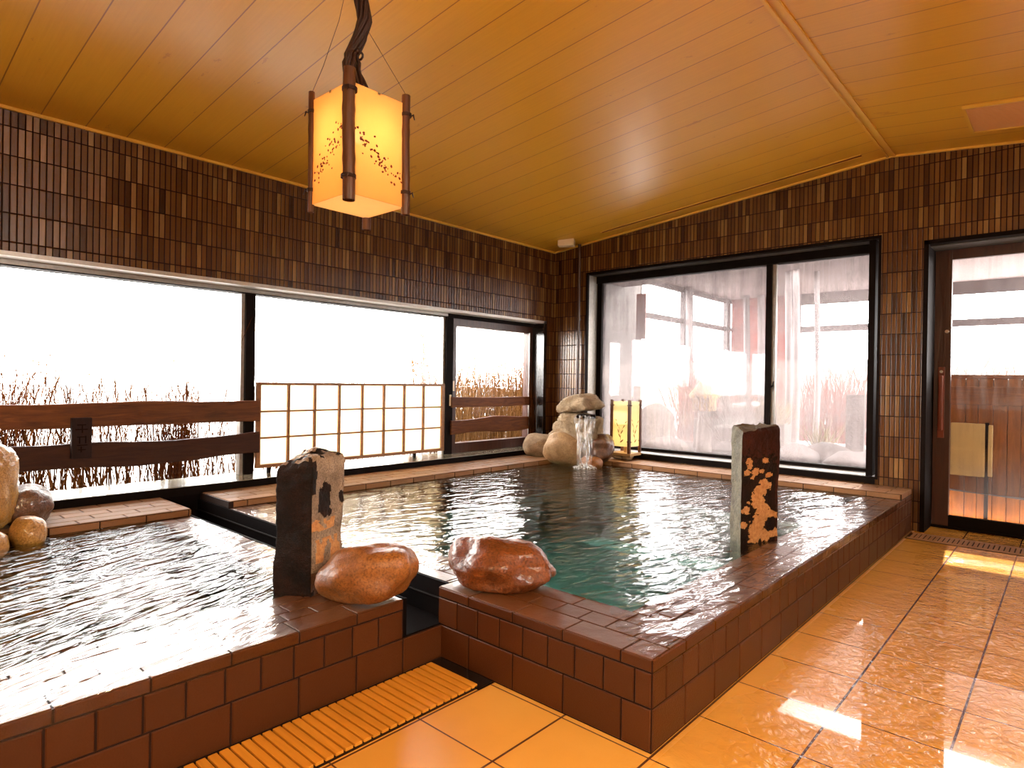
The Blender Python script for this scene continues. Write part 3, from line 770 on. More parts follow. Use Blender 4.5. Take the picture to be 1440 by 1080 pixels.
def post(name, label, corners, tops, base_z, mats, seed, faces, step=.006, amp=.010, crown=0.0):
    """rough quarried post: corners in order, tops = z at each corner, faces = material index function(face, u, z)"""
    mb = MB(); n = len(corners); off = Vector((seed * 5.1, seed * 2.2, seed))
    cx = sum(c_[0] for c_ in corners) / n; cy = sum(c_[1] for c_ in corners) / n
    ring = []; info = []
    for i in range(n):
        a = Vector(corners[i]); b_ = Vector(corners[(i + 1) % n]); L = (b_ - a).length; k = max(4, int(L / step))
        for j in range(k):
            u = j / k; p_ = a.lerp(b_, u); t0 = tops[i] * (1 - u) + tops[(i + 1) % n] * u
            ring.append((p_, t0)); info.append((i, u))
    NZ = max(20, int((max(tops) - base_z) / step)); R = len(ring); vs = []
    for zi in range(NZ + 1):
        for (p_, t0) in ring:
            z = base_z + (t0 - base_z) * zi / NZ
            q = Vector((p_.x, p_.y, z)); d_ = Vector((p_.x - cx, p_.y - cy, 0)).normalized()
            dd = amp * noise.noise(q * 6 + off) * 1.4 + amp * .5 * noise.noise(q * 22 + off) + amp * .25 * noise.noise(q * 60 + off)
            q += d_ * dd
            if zi > NZ - 4: q -= d_ * .003 * (zi - NZ + 4); q.z += .012 * noise.noise(Vector((p_.x, p_.y, 0)) * 25 + off)
            vs.append(q)
    fs = []; ms = []
    for zi in range(NZ):
        for k in range(R):
            k2 = (k + 1) % R
            fs.append((zi * R + k, zi * R + k2, (zi + 1) * R + k2, (zi + 1) * R + k))
            ms.append(faces(info[k][0], info[k][1], vs[zi * R + k].z, vs[zi * R + k]))
    # top: concentric rings to the middle
    last = NZ * R; base = list(range(last, last + R)); TR = 8
    ctr = Vector((cx, cy, sum(tops) / n + crown))
    rings = [base]
    for r_ in range(1, TR):
        f_ = r_ / TR; idx = []
        for k in range(R):
            o_ = vs[last + k]; q = o_.lerp(ctr, f_); q.z += .014 * noise.noise(q * 18 + off) + crown * (1 - (1 - f_) ** 2 - f_) 
            vs.append(q); idx.append(len(vs) - 1)
        rings.append(idx)
    vs.append(ctr); ci = len(vs) - 1
    for r_ in range(TR - 1):
        for k in range(R):
            k2 = (k + 1) % R; fs.append((rings[r_][k], rings[r_][k2], rings[r_ + 1][k2], rings[r_ + 1][k])); ms.append(faces(99, 0, 0, vs[rings[r_][k]]))
    for k in range(R): fs.append((rings[-1][k], rings[-1][(k + 1) % R], ci)); ms.append(faces(99, 0, 0, ctr))
    fs.append(tuple(reversed(range(R)))); ms.append(0)
    mb.v = [tuple(v_) for v_ in vs]; mb.f = fs; mb.m = ms; mb.sm = [True] * len(fs)
    o = mb.build(name, mats)
    return tag(o, label, 'stone post', 'stone posts of the baths')

def faces1(i, u, z, p_):
    if i == 99: return 2 if noise.noise(p_ * 30) > -.1 else 0
    if i == 1:
        nz = noise.noise(Vector((u * 3, z * 7, 2.0))) + .5 * noise.noise(Vector((u * 9, z * 22, 5.0)))
        if z < .40: return 3 if nz > -.1 else 0
        if .43 < z < .53 and .12 < u < .92 and noise.noise(Vector((u * 7, z * 12, 1.0))) * 1.3 + (.53 - z) * 3 > .0: return 1
        if .565 < z < .61 and u < .75 and noise.noise(Vector((u * 5, z * 30, 8.0))) > -.12: return 1
        if (u - .38) ** 2 / .05 + (z - .69) ** 2 / .004 < 1 + nz * 1.5: return 0
        if (u - .93) ** 2 / .01 + (z - .685) ** 2 / .0012 < 1 + nz: return 0
        if (u - .55) ** 2 / .008 + (z - .635) ** 2 / .0003 < 1 + nz: return 0
        if u < .12 + .1 * nz and z > .72: return 0
        return 2
    return 0
post('stone_post', 'tall dark stone post with pale lichen beside the rounded boulder', [(-2.436, 1.263), (-2.309, 1.351), (-2.365, 1.535), (-2.50, 1.45)], [.835, .862, .872, .900], .30,
     [M['post_dark'], M['orange_lichen'], M['post_lichen'], M['rock_dark']], 2, faces1, crown=.018)
BL = [(375, 510, 32), (400, 530, 26), (350, 560, 42), (330, 610, 42), (345, 655, 42), (365, 700, 45), (400, 735, 42), (440, 750, 28), (355, 770, 50), (330, 830, 48), (320, 885, 42),
      (390, 880, 45), (450, 870, 36), (275, 350, 22), (280, 385, 20), (265, 430, 22), (320, 425, 24), (360, 422, 16), (380, 350, 20), (405, 455, 20), (300, 465, 12), (260, 690, 26), (245, 790, 24), (275, 640, 9), (290, 772, 7)]
def faces2(i, u, z, p_):
    if i == 1:
        x = 230 + u * 245; y = 130 + (.95 - z) / .64 * 800
        n_ = noise.noise(Vector((x / 22, y / 22, 0))) * 16 + noise.noise(Vector((x / 8, y / 8, 4))) * 9
        if ((x - 425) / 38) ** 2 + ((y - 808) / 52) ** 2 < 1 + n_ / 30: return 0
        for bx, by, r in BL:
            if math.hypot(x - bx, y - by) < r + n_ * (1 if r > 24 else .6): return 2
        return 3 if z > .80 + n_ * .006 or u > .93 else 0
    return 1
post('stone_post', 'black stone post with orange lichen patches standing in the large bath', [(-1.46, 3.52), (-1.355, 3.41), (-1.255, 3.70), (-1.36, 3.79)], [.975, .940, .975, .97], .0,
     [M['post_dark'], M['post_grey'], M['orange_lichen'], M['post_red']], 9, faces2, amp=.007, step=.005)

# spout in the far corner
stone('spout_stone', M['rock_spout'], (-4.035, 5.60, .950), (.50, .30, .22), (.0, -.12, .15), 21, 'wedge-shaped cap stone on top of the corner water spout', group='stones of the far corner spout', amp=.30, flat=.55, power=2.6, rough=.06)
stone('spout_stone', M['rock_spout'], (-4.06, 5.62, .690), (.54, .30, .36), (0, .0, .2), 25, 'rough lower stone carrying the cap of the corner water spout', group='stones of the far corner spout', amp=.28, power=2.8, rough=.07)
stone('spout_stone', M['rock_tan'], (-4.02, 5.70, .43), (.34, .26, .34), (0, 0, 0), 26, 'shaded stone at the foot of the corner water spout', group='stones of the far corner spout', amp=.2, rough=.05)
stone('rounded_stone', M['rock_tan'], (-4.575, 5.58, .465), (.40, .36, .29), (0, 0, .3), 31, 'leftmost grey-tan rounded stone beside the corner spout', group='stones of the far corner spout', amp=.12)
stone('rounded_stone', M['rock_brown'], (-4.16, 5.50, .475), (.46, .34, .38), (.1, .05, .5), 33, 'large rounded tan stone left of the falling water', group='stones of the far corner spout', amp=.12)
stone('rounded_stone', M['rock_tan'], (-4.40, 5.72, .56), (.26, .18, .18), (0, 0, .5), 34, 'small rough stone wedged behind the two rounded stones', group='stones of the far corner spout', amp=.25, rough=.06)
stone('rounded_stone', M['rock_dark'], (-3.80, 5.70, .50), (.26, .30, .30), (0, .1, .5), 35, 'brown angular stone between the falling water and the table lantern', group='stones of the far corner spout', amp=.25)
stone('rounded_stone', M['rock_orange'], (-3.80, 5.50, .345), (.24, .20, .16), (0, 0, .2), 36, 'small orange stone where the corner stream meets the water', group='stones of the far corner spout', amp=.1)
# notch: dark trough in the spout
o = MB(); o.box(-.10, .10, -.10, .10, .005, .045, c=.006); sp_ = o.build('spout_trough', M['trough']); sp_.location = (-3.90, 5.535, .815); sp_.rotation_euler = (0, 0, .55)
tag(sp_, 'dark slot under the cap stone that pours the water', 'spout')
# falling water
fw = thing('falling_water', 'sheet of water pouring from the corner stone spout into the large bath', 'water', (-3.86, 5.45, .313), .65)
m = MB(); NU, NV = 18, 26; vs = []
for j in range(NV + 1):
    t_v = j / NV; z = .545 * (1 - t_v ** 1.15); fwd = .12 * math.sqrt(t_v)
    wd = .105 * (1 - .30 * t_v) * (1 + .10 * math.sin(t_v * 9))
    for i in range(NU + 1):
        u = i / NU * 2 - 1
        xx = u * wd; yy = -fwd - .02 * math.cos(u * 2.0) + .012 * noise.noise(Vector((u * 4, z * 3, 0)))
        vs.append((xx, yy, z))
fs = [(j * (NU + 1) + i, j * (NU + 1) + i + 1, (j + 1) * (NU + 1) + i + 1, (j + 1) * (NU + 1) + i) for j in range(NV) for i in range(NU)]
m.raw(vs, fs, 0, True); m.build('sheet', M['stream'], fw)
m = MB()
for k in range(5):
    x_ = random.uniform(-.09, .09)
    pts_ = [(x_ * (1 - .4 * q_ / 9) + .006 * math.sin(q_ * 1.3 + k), -.035 - .12 * math.sqrt(q_ / 9), .54 * (1 - (q_ / 9) ** 1.15)) for q_ in range(10)]
    m.tube(pts_, [.004 + .004 * random.random() for _ in pts_], 6)
m.build('strands', M['stream'], fw)
m = MB()
for k in range(170):
    a = random.uniform(0, 2 * PI); r = random.random() ** .7 * .13; hgt = (1 - r / .14) * random.random() * .06
    bm = bmesh.new(); bmesh.ops.create_icosphere(bm, subdivisions=1, radius=random.uniform(.002, .0065))
    for v_ in bm.verts: v_.co += Vector((math.cos(a) * r, -.14 + math.sin(a) * r * .8, hgt))
    m.bm(bm, 0, True)
m.build('splash', M['foam'], fw)

# stones of the near left spout
stone('spout_stone', M['rock_gold'], (-4.37, .50, .60), (.40, .46, .52), (0, .06, .1), 41, 'tall pale golden spout stone at the left edge', group='stones of the near left spout', amp=.10, power=3.2, rough=.04)
stone('spout_stone', M['rock_gold'], (-4.38, .47, .88), (.34, .38, .16), (0, .1, .3), 42, 'cap stone on the golden spout stone at the left edge', group='stones of the near left spout', amp=.15, rough=.05)
stone('rounded_stone', M['rock_dark'], (-4.42, .78, .455), (.30, .25, .23), (0, 0, .2), 43, 'dark rounded stone behind the golden stones on the left ledge', group='stones of the near left spout', amp=.14)
stone('rounded_stone', M['rock_gold'], (-4.12, .745, .355), (.18, .145, .18), (0, 0, .3), 44, 'round wet golden stone on the left edge of the near bath', group='stones of the near left spout', amp=.10)
stone('rounded_stone', M['rock_gold'], (-4.06, .585, .33), (.15, .14, .14), (0, 0, .1), 45, 'small golden stone at the extreme left of the near bath', group='stones of the near left spout', amp=.10)

# ------------------------------------------------------------------ rails, shoji
def plank(y0, y1, z0, z1, x0, x1, seed, wav=.012, slope=0.0, NY=60):
    mb = MB(); rows_ = []
    for i in range(NY + 1):
        y = y0 + (y1 - y0) * i / NY
        dt = wav * noise.noise(Vector((y * 1.6, seed, 0))) * 2 + wav * .3 * noise.noise(Vector((y * 7, seed, 0)))
        db = wav * noise.noise(Vector((y * 1.6, seed + 9, 0))) * 2 + wav * .3 * noise.noise(Vector((y * 7, seed + 3, 0)))
        zt_ = z1 + dt + slope * (y - y0); zb_ = z0 + db + slope * (y - y0)
        rows_.append([(x1 - .006, y, zb_), (x1, y, zb_ + .008), (x1, y, zt_ - .008), (x1 - .006, y, zt_), (x0, y, zt_), (x0, y, zb_)])
    vs = [p_ for r in rows_ for p_ in r]; n = 6
    fs = [(i * n + k, (i + 1) * n + k, (i + 1) * n + (k + 1) % n, i * n + (k + 1) % n) for i in range(NY) for k in range(n)]
    fs += [tuple(range(n)), tuple(reversed(range(NY * n, NY * n + n)))]
    mb.raw(vs, [tuple(reversed(f_)) for f_ in fs])
    return mb
fc = thing('window_guard_rail', 'two rough wooden rails with an upright block across the near left window', 'rail', (0, 0, 0))
plank(-1.9, 2.41, .848, 1.013, -4.985, -4.945, 1.0, .010).build('rail', M['rail'], fc)
plank(-1.9, 2.41, .555, .735, -4.985, -4.945, 4.6, .016, .004).build('rail', M['rail_shaded'], fc)
ub = MB(); ub.box(-4.945, -4.905, 1.112, 1.228, .645, .915, c=.006)
bl = ub.build('upright_block', M['block'], fc)
mk = MB()
for (yy, zz, dy, dz) in ((.03, .22, .05, .008), (.02, .19, .07, .008), (.055, .17, .008, .05), (.03, .14, .045, .007), (.04, .10, .008, .045), (.075, .10, .008, .05), (.03, .085, .06, .007), (.05, .04, .008, .04), (.035, .055, .045, .007)):
    mk.box(-4.906, -4.9035, 1.112 + yy, 1.112 + yy + dy, .645 + zz, .645 + zz + dz)
mk.build('carved_marks', M['mark'], bl)
fd = thing('window_guard_rail', 'short pair of rough wooden rails across the far sliding window by the corner', 'rail', (0, 0, 0))
plank(4.57, 5.87, .912, 1.022, -5.02, -4.985, 2.3, .006, -.0, 30).build('rail', M['rail'], fd)
plank(4.57, 5.85, .620, .785, -5.02, -4.985, 7.7, .015, .0, 30).build('rail', M['rail'], fd)
rp = thing('mirrored_reeds', 'thin stems standing in for reeds mirrored in the dark jamb of the far left window', 'reeds', (0, 0, 0))
rp['kind'] = 'stuff'

sj = thing('shoji_screen', 'low lattice screen of backlit white paper in the middle left window', 'screen', (0, 0, 0))
SYa, SYb, SZa, SZb, SXa, SXb = 2.400, 4.455, .455, 1.165, -5.005, -4.975
m = MB()
m.box(SXa, SXb, SYa, SYa + .034, SZa, SZb); m.box(SXa, SXb, SYb - .034, SYb, SZa, SZb)
m.box(SXa, SXb, SYa + .034, SYb - .034, SZb - .024, SZb); m.box(SXa, SXb, SYa + .034, SYb - .034, SZa, SZa + .028)
m.build('frame', M['shoji_wood'], sj)
m = MB()
iy0, iy1, iz0, iz1 = SYa + .034, SYb - .034, SZa + .028, SZb - .024
for k in range(1, 8):
    y = iy0 + (iy1 - iy0) * k / 8; m.box(SXa + .006, SXb - .002, y - .011, y + .011, iz0, iz1)
for k in range(1, 3):
    z = iz0 + (iz1 - iz0) * k / 3; m.box(SXa + .008, SXb - .004, iy0, iy1, z - .008, z + .008)
m.build('lattice', M['shoji_wood'], sj)
m = MB(); m.box(SXa + .0, SXa + .004, iy0, iy1, iz0, iz1); m.build('paper', M['shoji_paper'], sj)
for y in (2.5, 4.05):
    m = MB(); m.box(-5.0, -4.98, y, y + .03, .408, .457); m.build('foot', M['black'], sj)

# ------------------------------------------------------------------ lanterns
def leafcard(mb, o_, u, v_, cx, cy, L, wd, ang, lift=.0015, nrm=None):
    ca, sa = math.cos(ang), math.sin(ang); pts_ = []
    for (a, b_) in ((-1, 0), (-.4, 1), (.4, .9), (1, 0), (.4, -.9), (-.4, -1)):
        x = a * L / 2; y = b_ * wd / 2
        pts_.append(o_ + u * (cx + x * ca - y * sa) + v_ * (cy + x * sa + y * ca) + nrm * lift)
    top = [p_ + nrm * .001 for p_ in pts_]; n = 6
    mb.raw(pts_ + top, [tuple(range(n, 2 * n)), tuple(reversed(range(n)))] + [(i, (i + 1) % n, n + (i + 1) % n, n + i) for i in range(n)])

hl = thing('hanging_lantern', 'square paper ceiling lantern glowing amber with dark bamboo corner rods', 'lamp', (-2.19, 1.47, 1.88))
hw = .135; zb0, zb1 = .03, .455
panels = MB(); th = .002
pn = []
for nm_, (x0, x1, y0, y1) in {'f': (-hw, hw, -hw, -hw + th), 'b': (-hw, hw, hw - th, hw), 'l': (-hw, -hw + th, -hw + th, hw - th), 'r': (hw - th, hw, -hw + th, hw - th)}.items():
    m = MB(); m.box(x0, x1, y0, y1, zb0, zb1); pn.append((nm_, m.build('paper_panel', M['lamp_paper'], hl)))
m = MB(); m.box(-hw + th, hw - th, -hw + th, hw - th, zb0, zb0 + th); m.build('paper_base', M['lamp_paper2'], hl)
for (x, y, r, za, zz) in ((hw, -hw, .024, 0.0, .50), (-hw, -hw, .013, .0, .49), (hw, hw, .018, .0, .49), (-hw, hw, .019, -.02, .49)):
    m = MB(); rr = []; pts_ = []
    for k in range(17):
        q_ = k / 16; z = za + (zz - za) * q_
        pts_.append((x + .002 * math.sin(q_ * 5 + x * 9), y + .002 * math.cos(q_ * 4), z)); rr.append(r * (1 + (.10 if k in (5, 11) else 0) + .02 * math.sin(k)))
    m.tube(pts_, rr, 14, cap=False); m.tube([pts_[0], pts_[-1]], [rr[0] * .7, rr[-1] * .7], 14, cap=False); rod = m.build('bamboo_rod', M['bamboo'], hl)
    m = MB()
    for zt_ in (za + .085, zz - .085):
        for q_ in range(3):
            ring_ = [(x + (r * 1.13) * math.cos(a * PI / 8), y + (r * 1.13) * math.sin(a * PI / 8), zt_ + q_ * .005 + .001 * math.sin(a)) for a in range(17)]
            m.tube(ring_, .0026, 5, cap=False)
        ox, oy = math.copysign(1, x) * .72, math.copysign(1, y) * .72
        m.tube([(x + ox * r, y + oy * r, zt_), (x + ox * (r + .014), y + oy * (r + .008), zt_ + .006), (x + ox * (r + .016), y + oy * (r + .016), zt_ - .014)], [.004, .0045, .002], 6)
        m.build('tie', M['vine'], rod); m = MB()
# red petal flecks on the two panels that face the room
def flecks(n, centre, o_, u, v_, nrm):
    mb = MB()
    for k in range(n):
        t_v = random.random()
        cx, cy = centre(t_v); cx += random.gauss(0, .016); cy += random.gauss(0, .020)
        if not (.012 < cx < .258 and .02 < cy < .40): continue
        s_ = random.uniform(.004, .0095)
        leafcard(mb, o_, u, v_, cx, cy, s_ * 1.5, s_, random.uniform(0, 3), .0004, nrm)
    return mb
MB_f = flecks(62, lambda t_v: (.05 + .17 * t_v, .10 + .16 * t_v ** 1.0), Vector((-hw, -hw, zb0)), Vector((1, 0, 0)), Vector((0, 0, 1)), Vector((0, -1, 0)))
M['fleck'] = plain('dark_red_petal', (.12, .012, .005), .8)
MB_f.build('petals', M['fleck'], pn[0][1])
MB_f = flecks(66, lambda t_v: (.035 + .20 * t_v, .245 - .15 * t_v), Vector((hw, -hw, zb0)), Vector((0, 1, 0)), Vector((0, 0, 1)), Vector((1, 0, 0)))
MB_f.build('petals', M['fleck'], pn[3][1])
m = MB(); bm = bmesh.new(); bmesh.ops.create_uvsphere(bm, u_segments=16, v_segments=10, radius=.022)
for v_ in bm.verts: v_.co.z = v_.co.z * 1.25 + .315
m.bm(bm, 0, True); m.build('bulb', M['bulb'], hl)
m = MB(); m.tube([(0, 0, .34), (0, 0, .385)], .017, 12)
m.box(-hw, hw, -.006, .006, .445, .455); m.box(-.006, .006, -hw, hw, .447, .457); m.tube([(0, 0, .38), (0, 0, .455)], .004, 6); m.build('socket', M['vine'], hl)
m = MB()
zc = cz(-2.2) - 1.88
base_path = [(.015, .0, .44), (-.025, .02, .52), (-.055, .0, .60), (-.048, -.01, .66), (-.005, .0, .72), (.015, .01, .79), (.0, .0, .88), (-.02, .0, .98), (.0, 0, 1.08), (.0, 0, zc)]
for k in range(15):
    ph = k * 2.399; pts_ = []
    for i_, (bx, by, bz) in enumerate(base_path):
        for sub in range(4):
            if i_ == len(base_path) - 1 and sub: break
            nx = base_path[min(i_ + 1, len(base_path) - 1)]; q_ = sub / 4
            cx, cy, czz = bx + (nx[0] - bx) * q_, by + (nx[1] - by) * q_, bz + (nx[2] - bz) * q_
            rad_ = (.029 if k % 3 else .015) * (1.15 if .5 < czz < .64 else .85) + (.02 if czz < .48 else 0)
            an = ph + czz * 9
            pts_.append((cx + math.cos(an) * rad_, cy + math.sin(an) * rad_, czz))
    m.tube(pts_, .0062, 6)
m.build('vine_cord', M['vine'], hl)
m = MB(); ring_ = [(-.045 + .036 * math.cos(a * PI / 8), .036 * math.sin(a * PI / 8), .665 + .004 * math.sin(a)) for a in range(17)]
m.tube(ring_, .005, 6, cap=False); m.tube([(-.01, -.02, .665), (.03, -.03, .655), (.04, -.03, .64)], .004, 6); m.build('cord_tie', M['vine'], hl)
m = MB(); m.tube([(0, 0, zc), (-.08, -.05, .80), (-.115, -.10, .60), (-hw, -hw, .49)], .0011, 5); m.tube([(0, 0, .80), (hw, hw, .49)], .0011, 5); m.build('stay_wire', M['vine'], hl)

tl = thing('table_lantern', 'small square paper lantern glowing yellow on the ledge by the corner spout', 'lamp', (-3.712, 6.035, .36))
hw2 = .112
m = MB(); m.box(-.135, .135, -.125, .125, .045, .072, c=.003); m.build('base_board', M['base_wood'], tl)
for i, (x, y) in enumerate(((-.07, -.06), (.07, -.07), (0, .07))):
    o = stone_mesh('foot_stone', M['rock_tan'], (.12, .09, .05), 50 + i, tl, sub=3); o.location = (x, y, .024)
tp_ = []
for (x0, x1, y0, y1) in ((-hw2, hw2, -hw2, -hw2 + th), (-hw2, hw2, hw2 - th, hw2), (-hw2, -hw2 + th, -hw2 + th, hw2 - th), (hw2 - th, hw2, -hw2 + th, hw2 - th)):
    m = MB(); m.box(x0, x1, y0, y1, .145, .64); tp_.append(m.build('paper_panel', M['lamp_paper2'], tl))
for (x, y) in ((-hw2, -hw2), (hw2, -hw2), (hw2, hw2), (-hw2, hw2)):
    m = MB(); m.box(x - .015, x + .015, y - .015, y + .015, .072, .662, c=.003); rod = m.build('corner_rod', M['bamboo'], tl)
    m = MB()
    for z in (.20, .60):
        m = MB(); m.tube([(x - .030, y, z), (x + .030, y, z)], .005, 6); m.tube([(x, y - .03, z + .006), (x, y + .03, z + .006)], .005, 6); m.build('tie', M['vine'], rod)
m = MB(); bm = bmesh.new(); bmesh.ops.create_uvsphere(bm, u_segments=14, v_segments=8, radius=.026)
for v_ in bm.verts: v_.co.z = v_.co.z + .215
m.bm(bm, 0, True); m.build('bulb', M['bulb'], tl)
m = MB(); m.tube([(0, 0, .07), (0, 0, .19)], .02, 12); m.build('socket', M['base_wood'], tl)
M['grassmark'] = plain('pressed_leaf', (.20, .10, .02), .7)
for (o_, u, nrm, pan) in ((Vector((-hw2, -hw2, .145)), Vector((1, 0, 0)), Vector((0, -1, 0)), tp_[0]), (Vector((hw2, -hw2, .145)), Vector((0, 1, 0)), Vector((1, 0, 0)), tp_[3])):
    mb = MB()
    for (cx, cy, L, wd, a) in ((.13, .06, .06, .016, .7), (.10, .12, .05, .012, 2.1), (.13, .16, .06, .012, 1.0), (.085, .17, .05, .010, 1.9), (.155, .22, .05, .009, .9), (.07, .24, .05, .009, 2.0), (.18, .27, .04, .008, .8), (.055, .29, .03, .007, 2.2), (.115, .10, .09, .004, 1.5), (.10, .19, .10, .003, 1.9), (.14, .20, .10, .003, 1.1)):
        leafcard(mb, o_, u, Vector((0, 0, 1)), cx, cy, L, wd, a, .0004, nrm)
    mb.build('leaf_motif', M['grassmark'], pan)

# ------------------------------------------------------------------ reeds and outside on the left
def reeds(name, label, boxr, count, hr, mat, lean=.18, twigs=4, seed=1, rad=.0028, z0=.28, fan=None, bend=.12, parent=None, tl_=.16):
    rnd = random.Random(seed); V = []; F = []
    def seg(pts_, r0, r1):
        b_ = len(V); n = 3
        for i, p_ in enumerate(pts_):
            r = r0 + (r1 - r0) * i / (len(pts_) - 1)
            for k in range(n):
                a = 2 * PI * k / n; V.append((p_[0] + math.cos(a) * r, p_[1] + math.sin(a) * r, p_[2]))
        for i in range(len(pts_) - 1):
            for k in range(n): F.append((b_ + i * n + k, b_ + i * n + (k + 1) % n, b_ + (i + 1) * n + (k + 1) % n, b_ + (i + 1) * n + k))
    for _ in range(count):
        x = rnd.uniform(boxr[0], boxr[1]); y = rnd.uniform(boxr[2], boxr[3])
        h = rnd.uniform(*hr) * (1 if rnd.random() < .7 else .7)
        lx = rnd.gauss(0, lean); ly = rnd.gauss(0, lean)
        if fan: ly += (y - fan[0]) * fan[1]; lx += rnd.gauss(0, lean)
        bx_, by_ = rnd.gauss(0, bend), rnd.gauss(0, bend)
        pts_ = [(x + lx * h * q_ + bx_ * q_ * q_ * h, y + ly * h * q_ + by_ * q_ * q_ * h, z0 + h * q_) for q_ in (0, .2, .4, .6, .8, 1)]
        seg(pts_, rad * rnd.uniform(.7, 1.3), rad * .35)
        for __ in range(rnd.randint(0, twigs)):
            k = rnd.randint(2, 5); p_ = pts_[k]; a = rnd.uniform(0, 2 * PI); L = rnd.uniform(.04, tl_)
            seg([p_, (p_[0] + math.cos(a) * L * .3, p_[1] + math.sin(a) * L * .35, p_[2] + L * .5), (p_[0] + math.cos(a) * L * .5, p_[1] + math.sin(a) * L * .55, p_[2] + L)], rad * .5, rad * .25)
    mb = MB(); mb.v = V; mb.f = F; mb.m = [0] * len(F); mb.sm = [False] * len(F)
    o = mb.build(name, mat, parent)
    if not parent: tag(o, label, 'reeds', None, 'stuff')
    return o
reeds('dry_twigs', 'loose dry brown twigs standing in the snow outside the near left window', (-5.95, -5.40, .3, 2.45), 430, (.6, 1.42), M['reed_brown'], .17, 6, 3, .0046)
reeds('shrub_twigs', 'denser reddish bush outside the near left window above the right end of the rail', (-5.62, -5.46, 1.86, 2.06), 110, (.6, .98), M['reed_dark'], .10, 9, 5, .0034, fan=(1.98, .9), tl_=.10)
reeds('shrub_twigs', 'dense reddish bush outside at the extreme left of the near left window', (-5.60, -5.42, .66, .86), 120, (.7, 1.15), M['reed_dark'], .10, 8, 6, .0040, fan=(.76, .8), tl_=.12)
reeds('dry_twigs', 'sparse thin twigs rising behind the paper lattice screen', (-6.3, -5.6, 2.5, 5.2), 230, (.9, 1.5), M['reed_brown'], .14, 5, 8, .0042)
reeds('golden_reeds', 'thick golden reeds outside the far sliding window', (-6.5, -5.75, 4.9, 8.4), 2100, (.85, 1.6), M['reed_gold'], .08, 3, 9, .0040)
reeds('golden_reeds', 'pale taller reeds far behind the golden reeds', (-7.6, -6.6, 5.5, 9.0), 260, (1.1, 1.8), M['reed_gold'], .10, 3, 19, .0045)
reeds('mirrored_stalks', '', (-5.02, -4.90, 5.84, 5.93), 46, (.75, 1.05), M['reed_brown'], .05, 3, 11, .0018, .41, bend=.06, parent=rp)  # modelled stems imitate the reeds' reflection in the glossy jamb
m = MB(); NX = 26; vs = []
for i in range(NX + 1):
    for j in range(NX + 1):
        x = -5.16 - 26 * (i / NX) ** 1.8; y = -14 + 44 * j / NX
        vs.append((x, y, .28 + (.10 * noise.noise(Vector((x * .5, y * .5, 0))) if i > 1 else 0) + .02 * (-5.16 - x)))
m.raw(vs, [(i * (NX + 1) + j, (i + 1) * (NX + 1) + j, (i + 1) * (NX + 1) + j + 1, i * (NX + 1) + j + 1) for i in range(NX) for j in range(NX)], 0, True)
sn = m.build('snow_ground', M['snow']); tag(sn, 'snow covered ground outside the left windows', 'snow', None, 'structure')
# far pale trees beyond the snow
def tree(loc, h, seed, label):
    t0 = thing('bare_tree', label, 'tree', loc, 0, 'bare trees beyond the windows')
    m_ = MB(); rnd = random.Random(seed)
    m_.tube([(0, 0, 0), (.05, .02, h * .5), (0, .05, h)], [.10, .06, .015], 7); m_.build('trunk', M['reed_dark'], t0)
    m_ = MB()
    for k in range(90):
        z = rnd.uniform(.25, .98) * h; a = rnd.uniform(0, 2 * PI); L = (1.1 - z / h) * h * .42 * rnd.uniform(.6, 1.1)
        m_.tube([(0, 0, z), (math.cos(a) * L * .5, math.sin(a) * L * .5, z + L * .25), (math.cos(a) * L, math.sin(a) * L, z + L * .35)], [.025, .014, .005], 4, cap=False)
    m_.build('branches', M['reed_dark'], t0)
tree((-24, 20, .5), 3.4, 1, 'bare tree seen far off through the middle left window, left one')
tree((-20, 24, .5), 3.0, 2, 'bare tree seen far off through the middle left window, right one')

# ------------------------------------------------------------------ garden court behind the back window
gs = MB(); NXg = 20; vs = []
for i in range(NXg + 1):
    for j in range(NXg + 1):
        x = -5.0 + 7.5 * i / NXg; y = 6.62 + 4.4 * j / NXg
        vs.append((x, y, .30 + .06 * noise.noise(Vector((x * 1.3, y * 1.3, 0)))))
gs.raw(vs, [(i * (NXg + 1) + j, (i + 1) * (NXg + 1) + j, (i + 1) * (NXg + 1) + j + 1, i * (NXg + 1) + j + 1) for i in range(NXg) for j in range(NXg)], 0, True)
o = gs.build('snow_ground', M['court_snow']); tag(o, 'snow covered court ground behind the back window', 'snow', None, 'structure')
fl = MB(); NXf = 24; vs = []
for i in range(NXf + 1):
    for j in range(NXf + 1):
        x = -24 + 48 * i / NXf; y = 11.5 + 34 * j / NXf
        vs.append((x, y, .2 + .0011 * (y - 11.5) ** 2 * 2.2 + .5 * noise.noise(Vector((x * .25, y * .25, 3)))))
fl.raw(vs, [(i * (NXf + 1) + j, (i + 1) * (NXf + 1) + j, (i + 1) * (NXf + 1) + j + 1, i * (NXf + 1) + j + 1) for i in range(NXf) for j in range(NXf)], 0, True)
o = fl.build('snow_hill', M['hill']); tag(o, 'patchy snowy hillside far beyond the garden court', 'hill', None, 'structure')

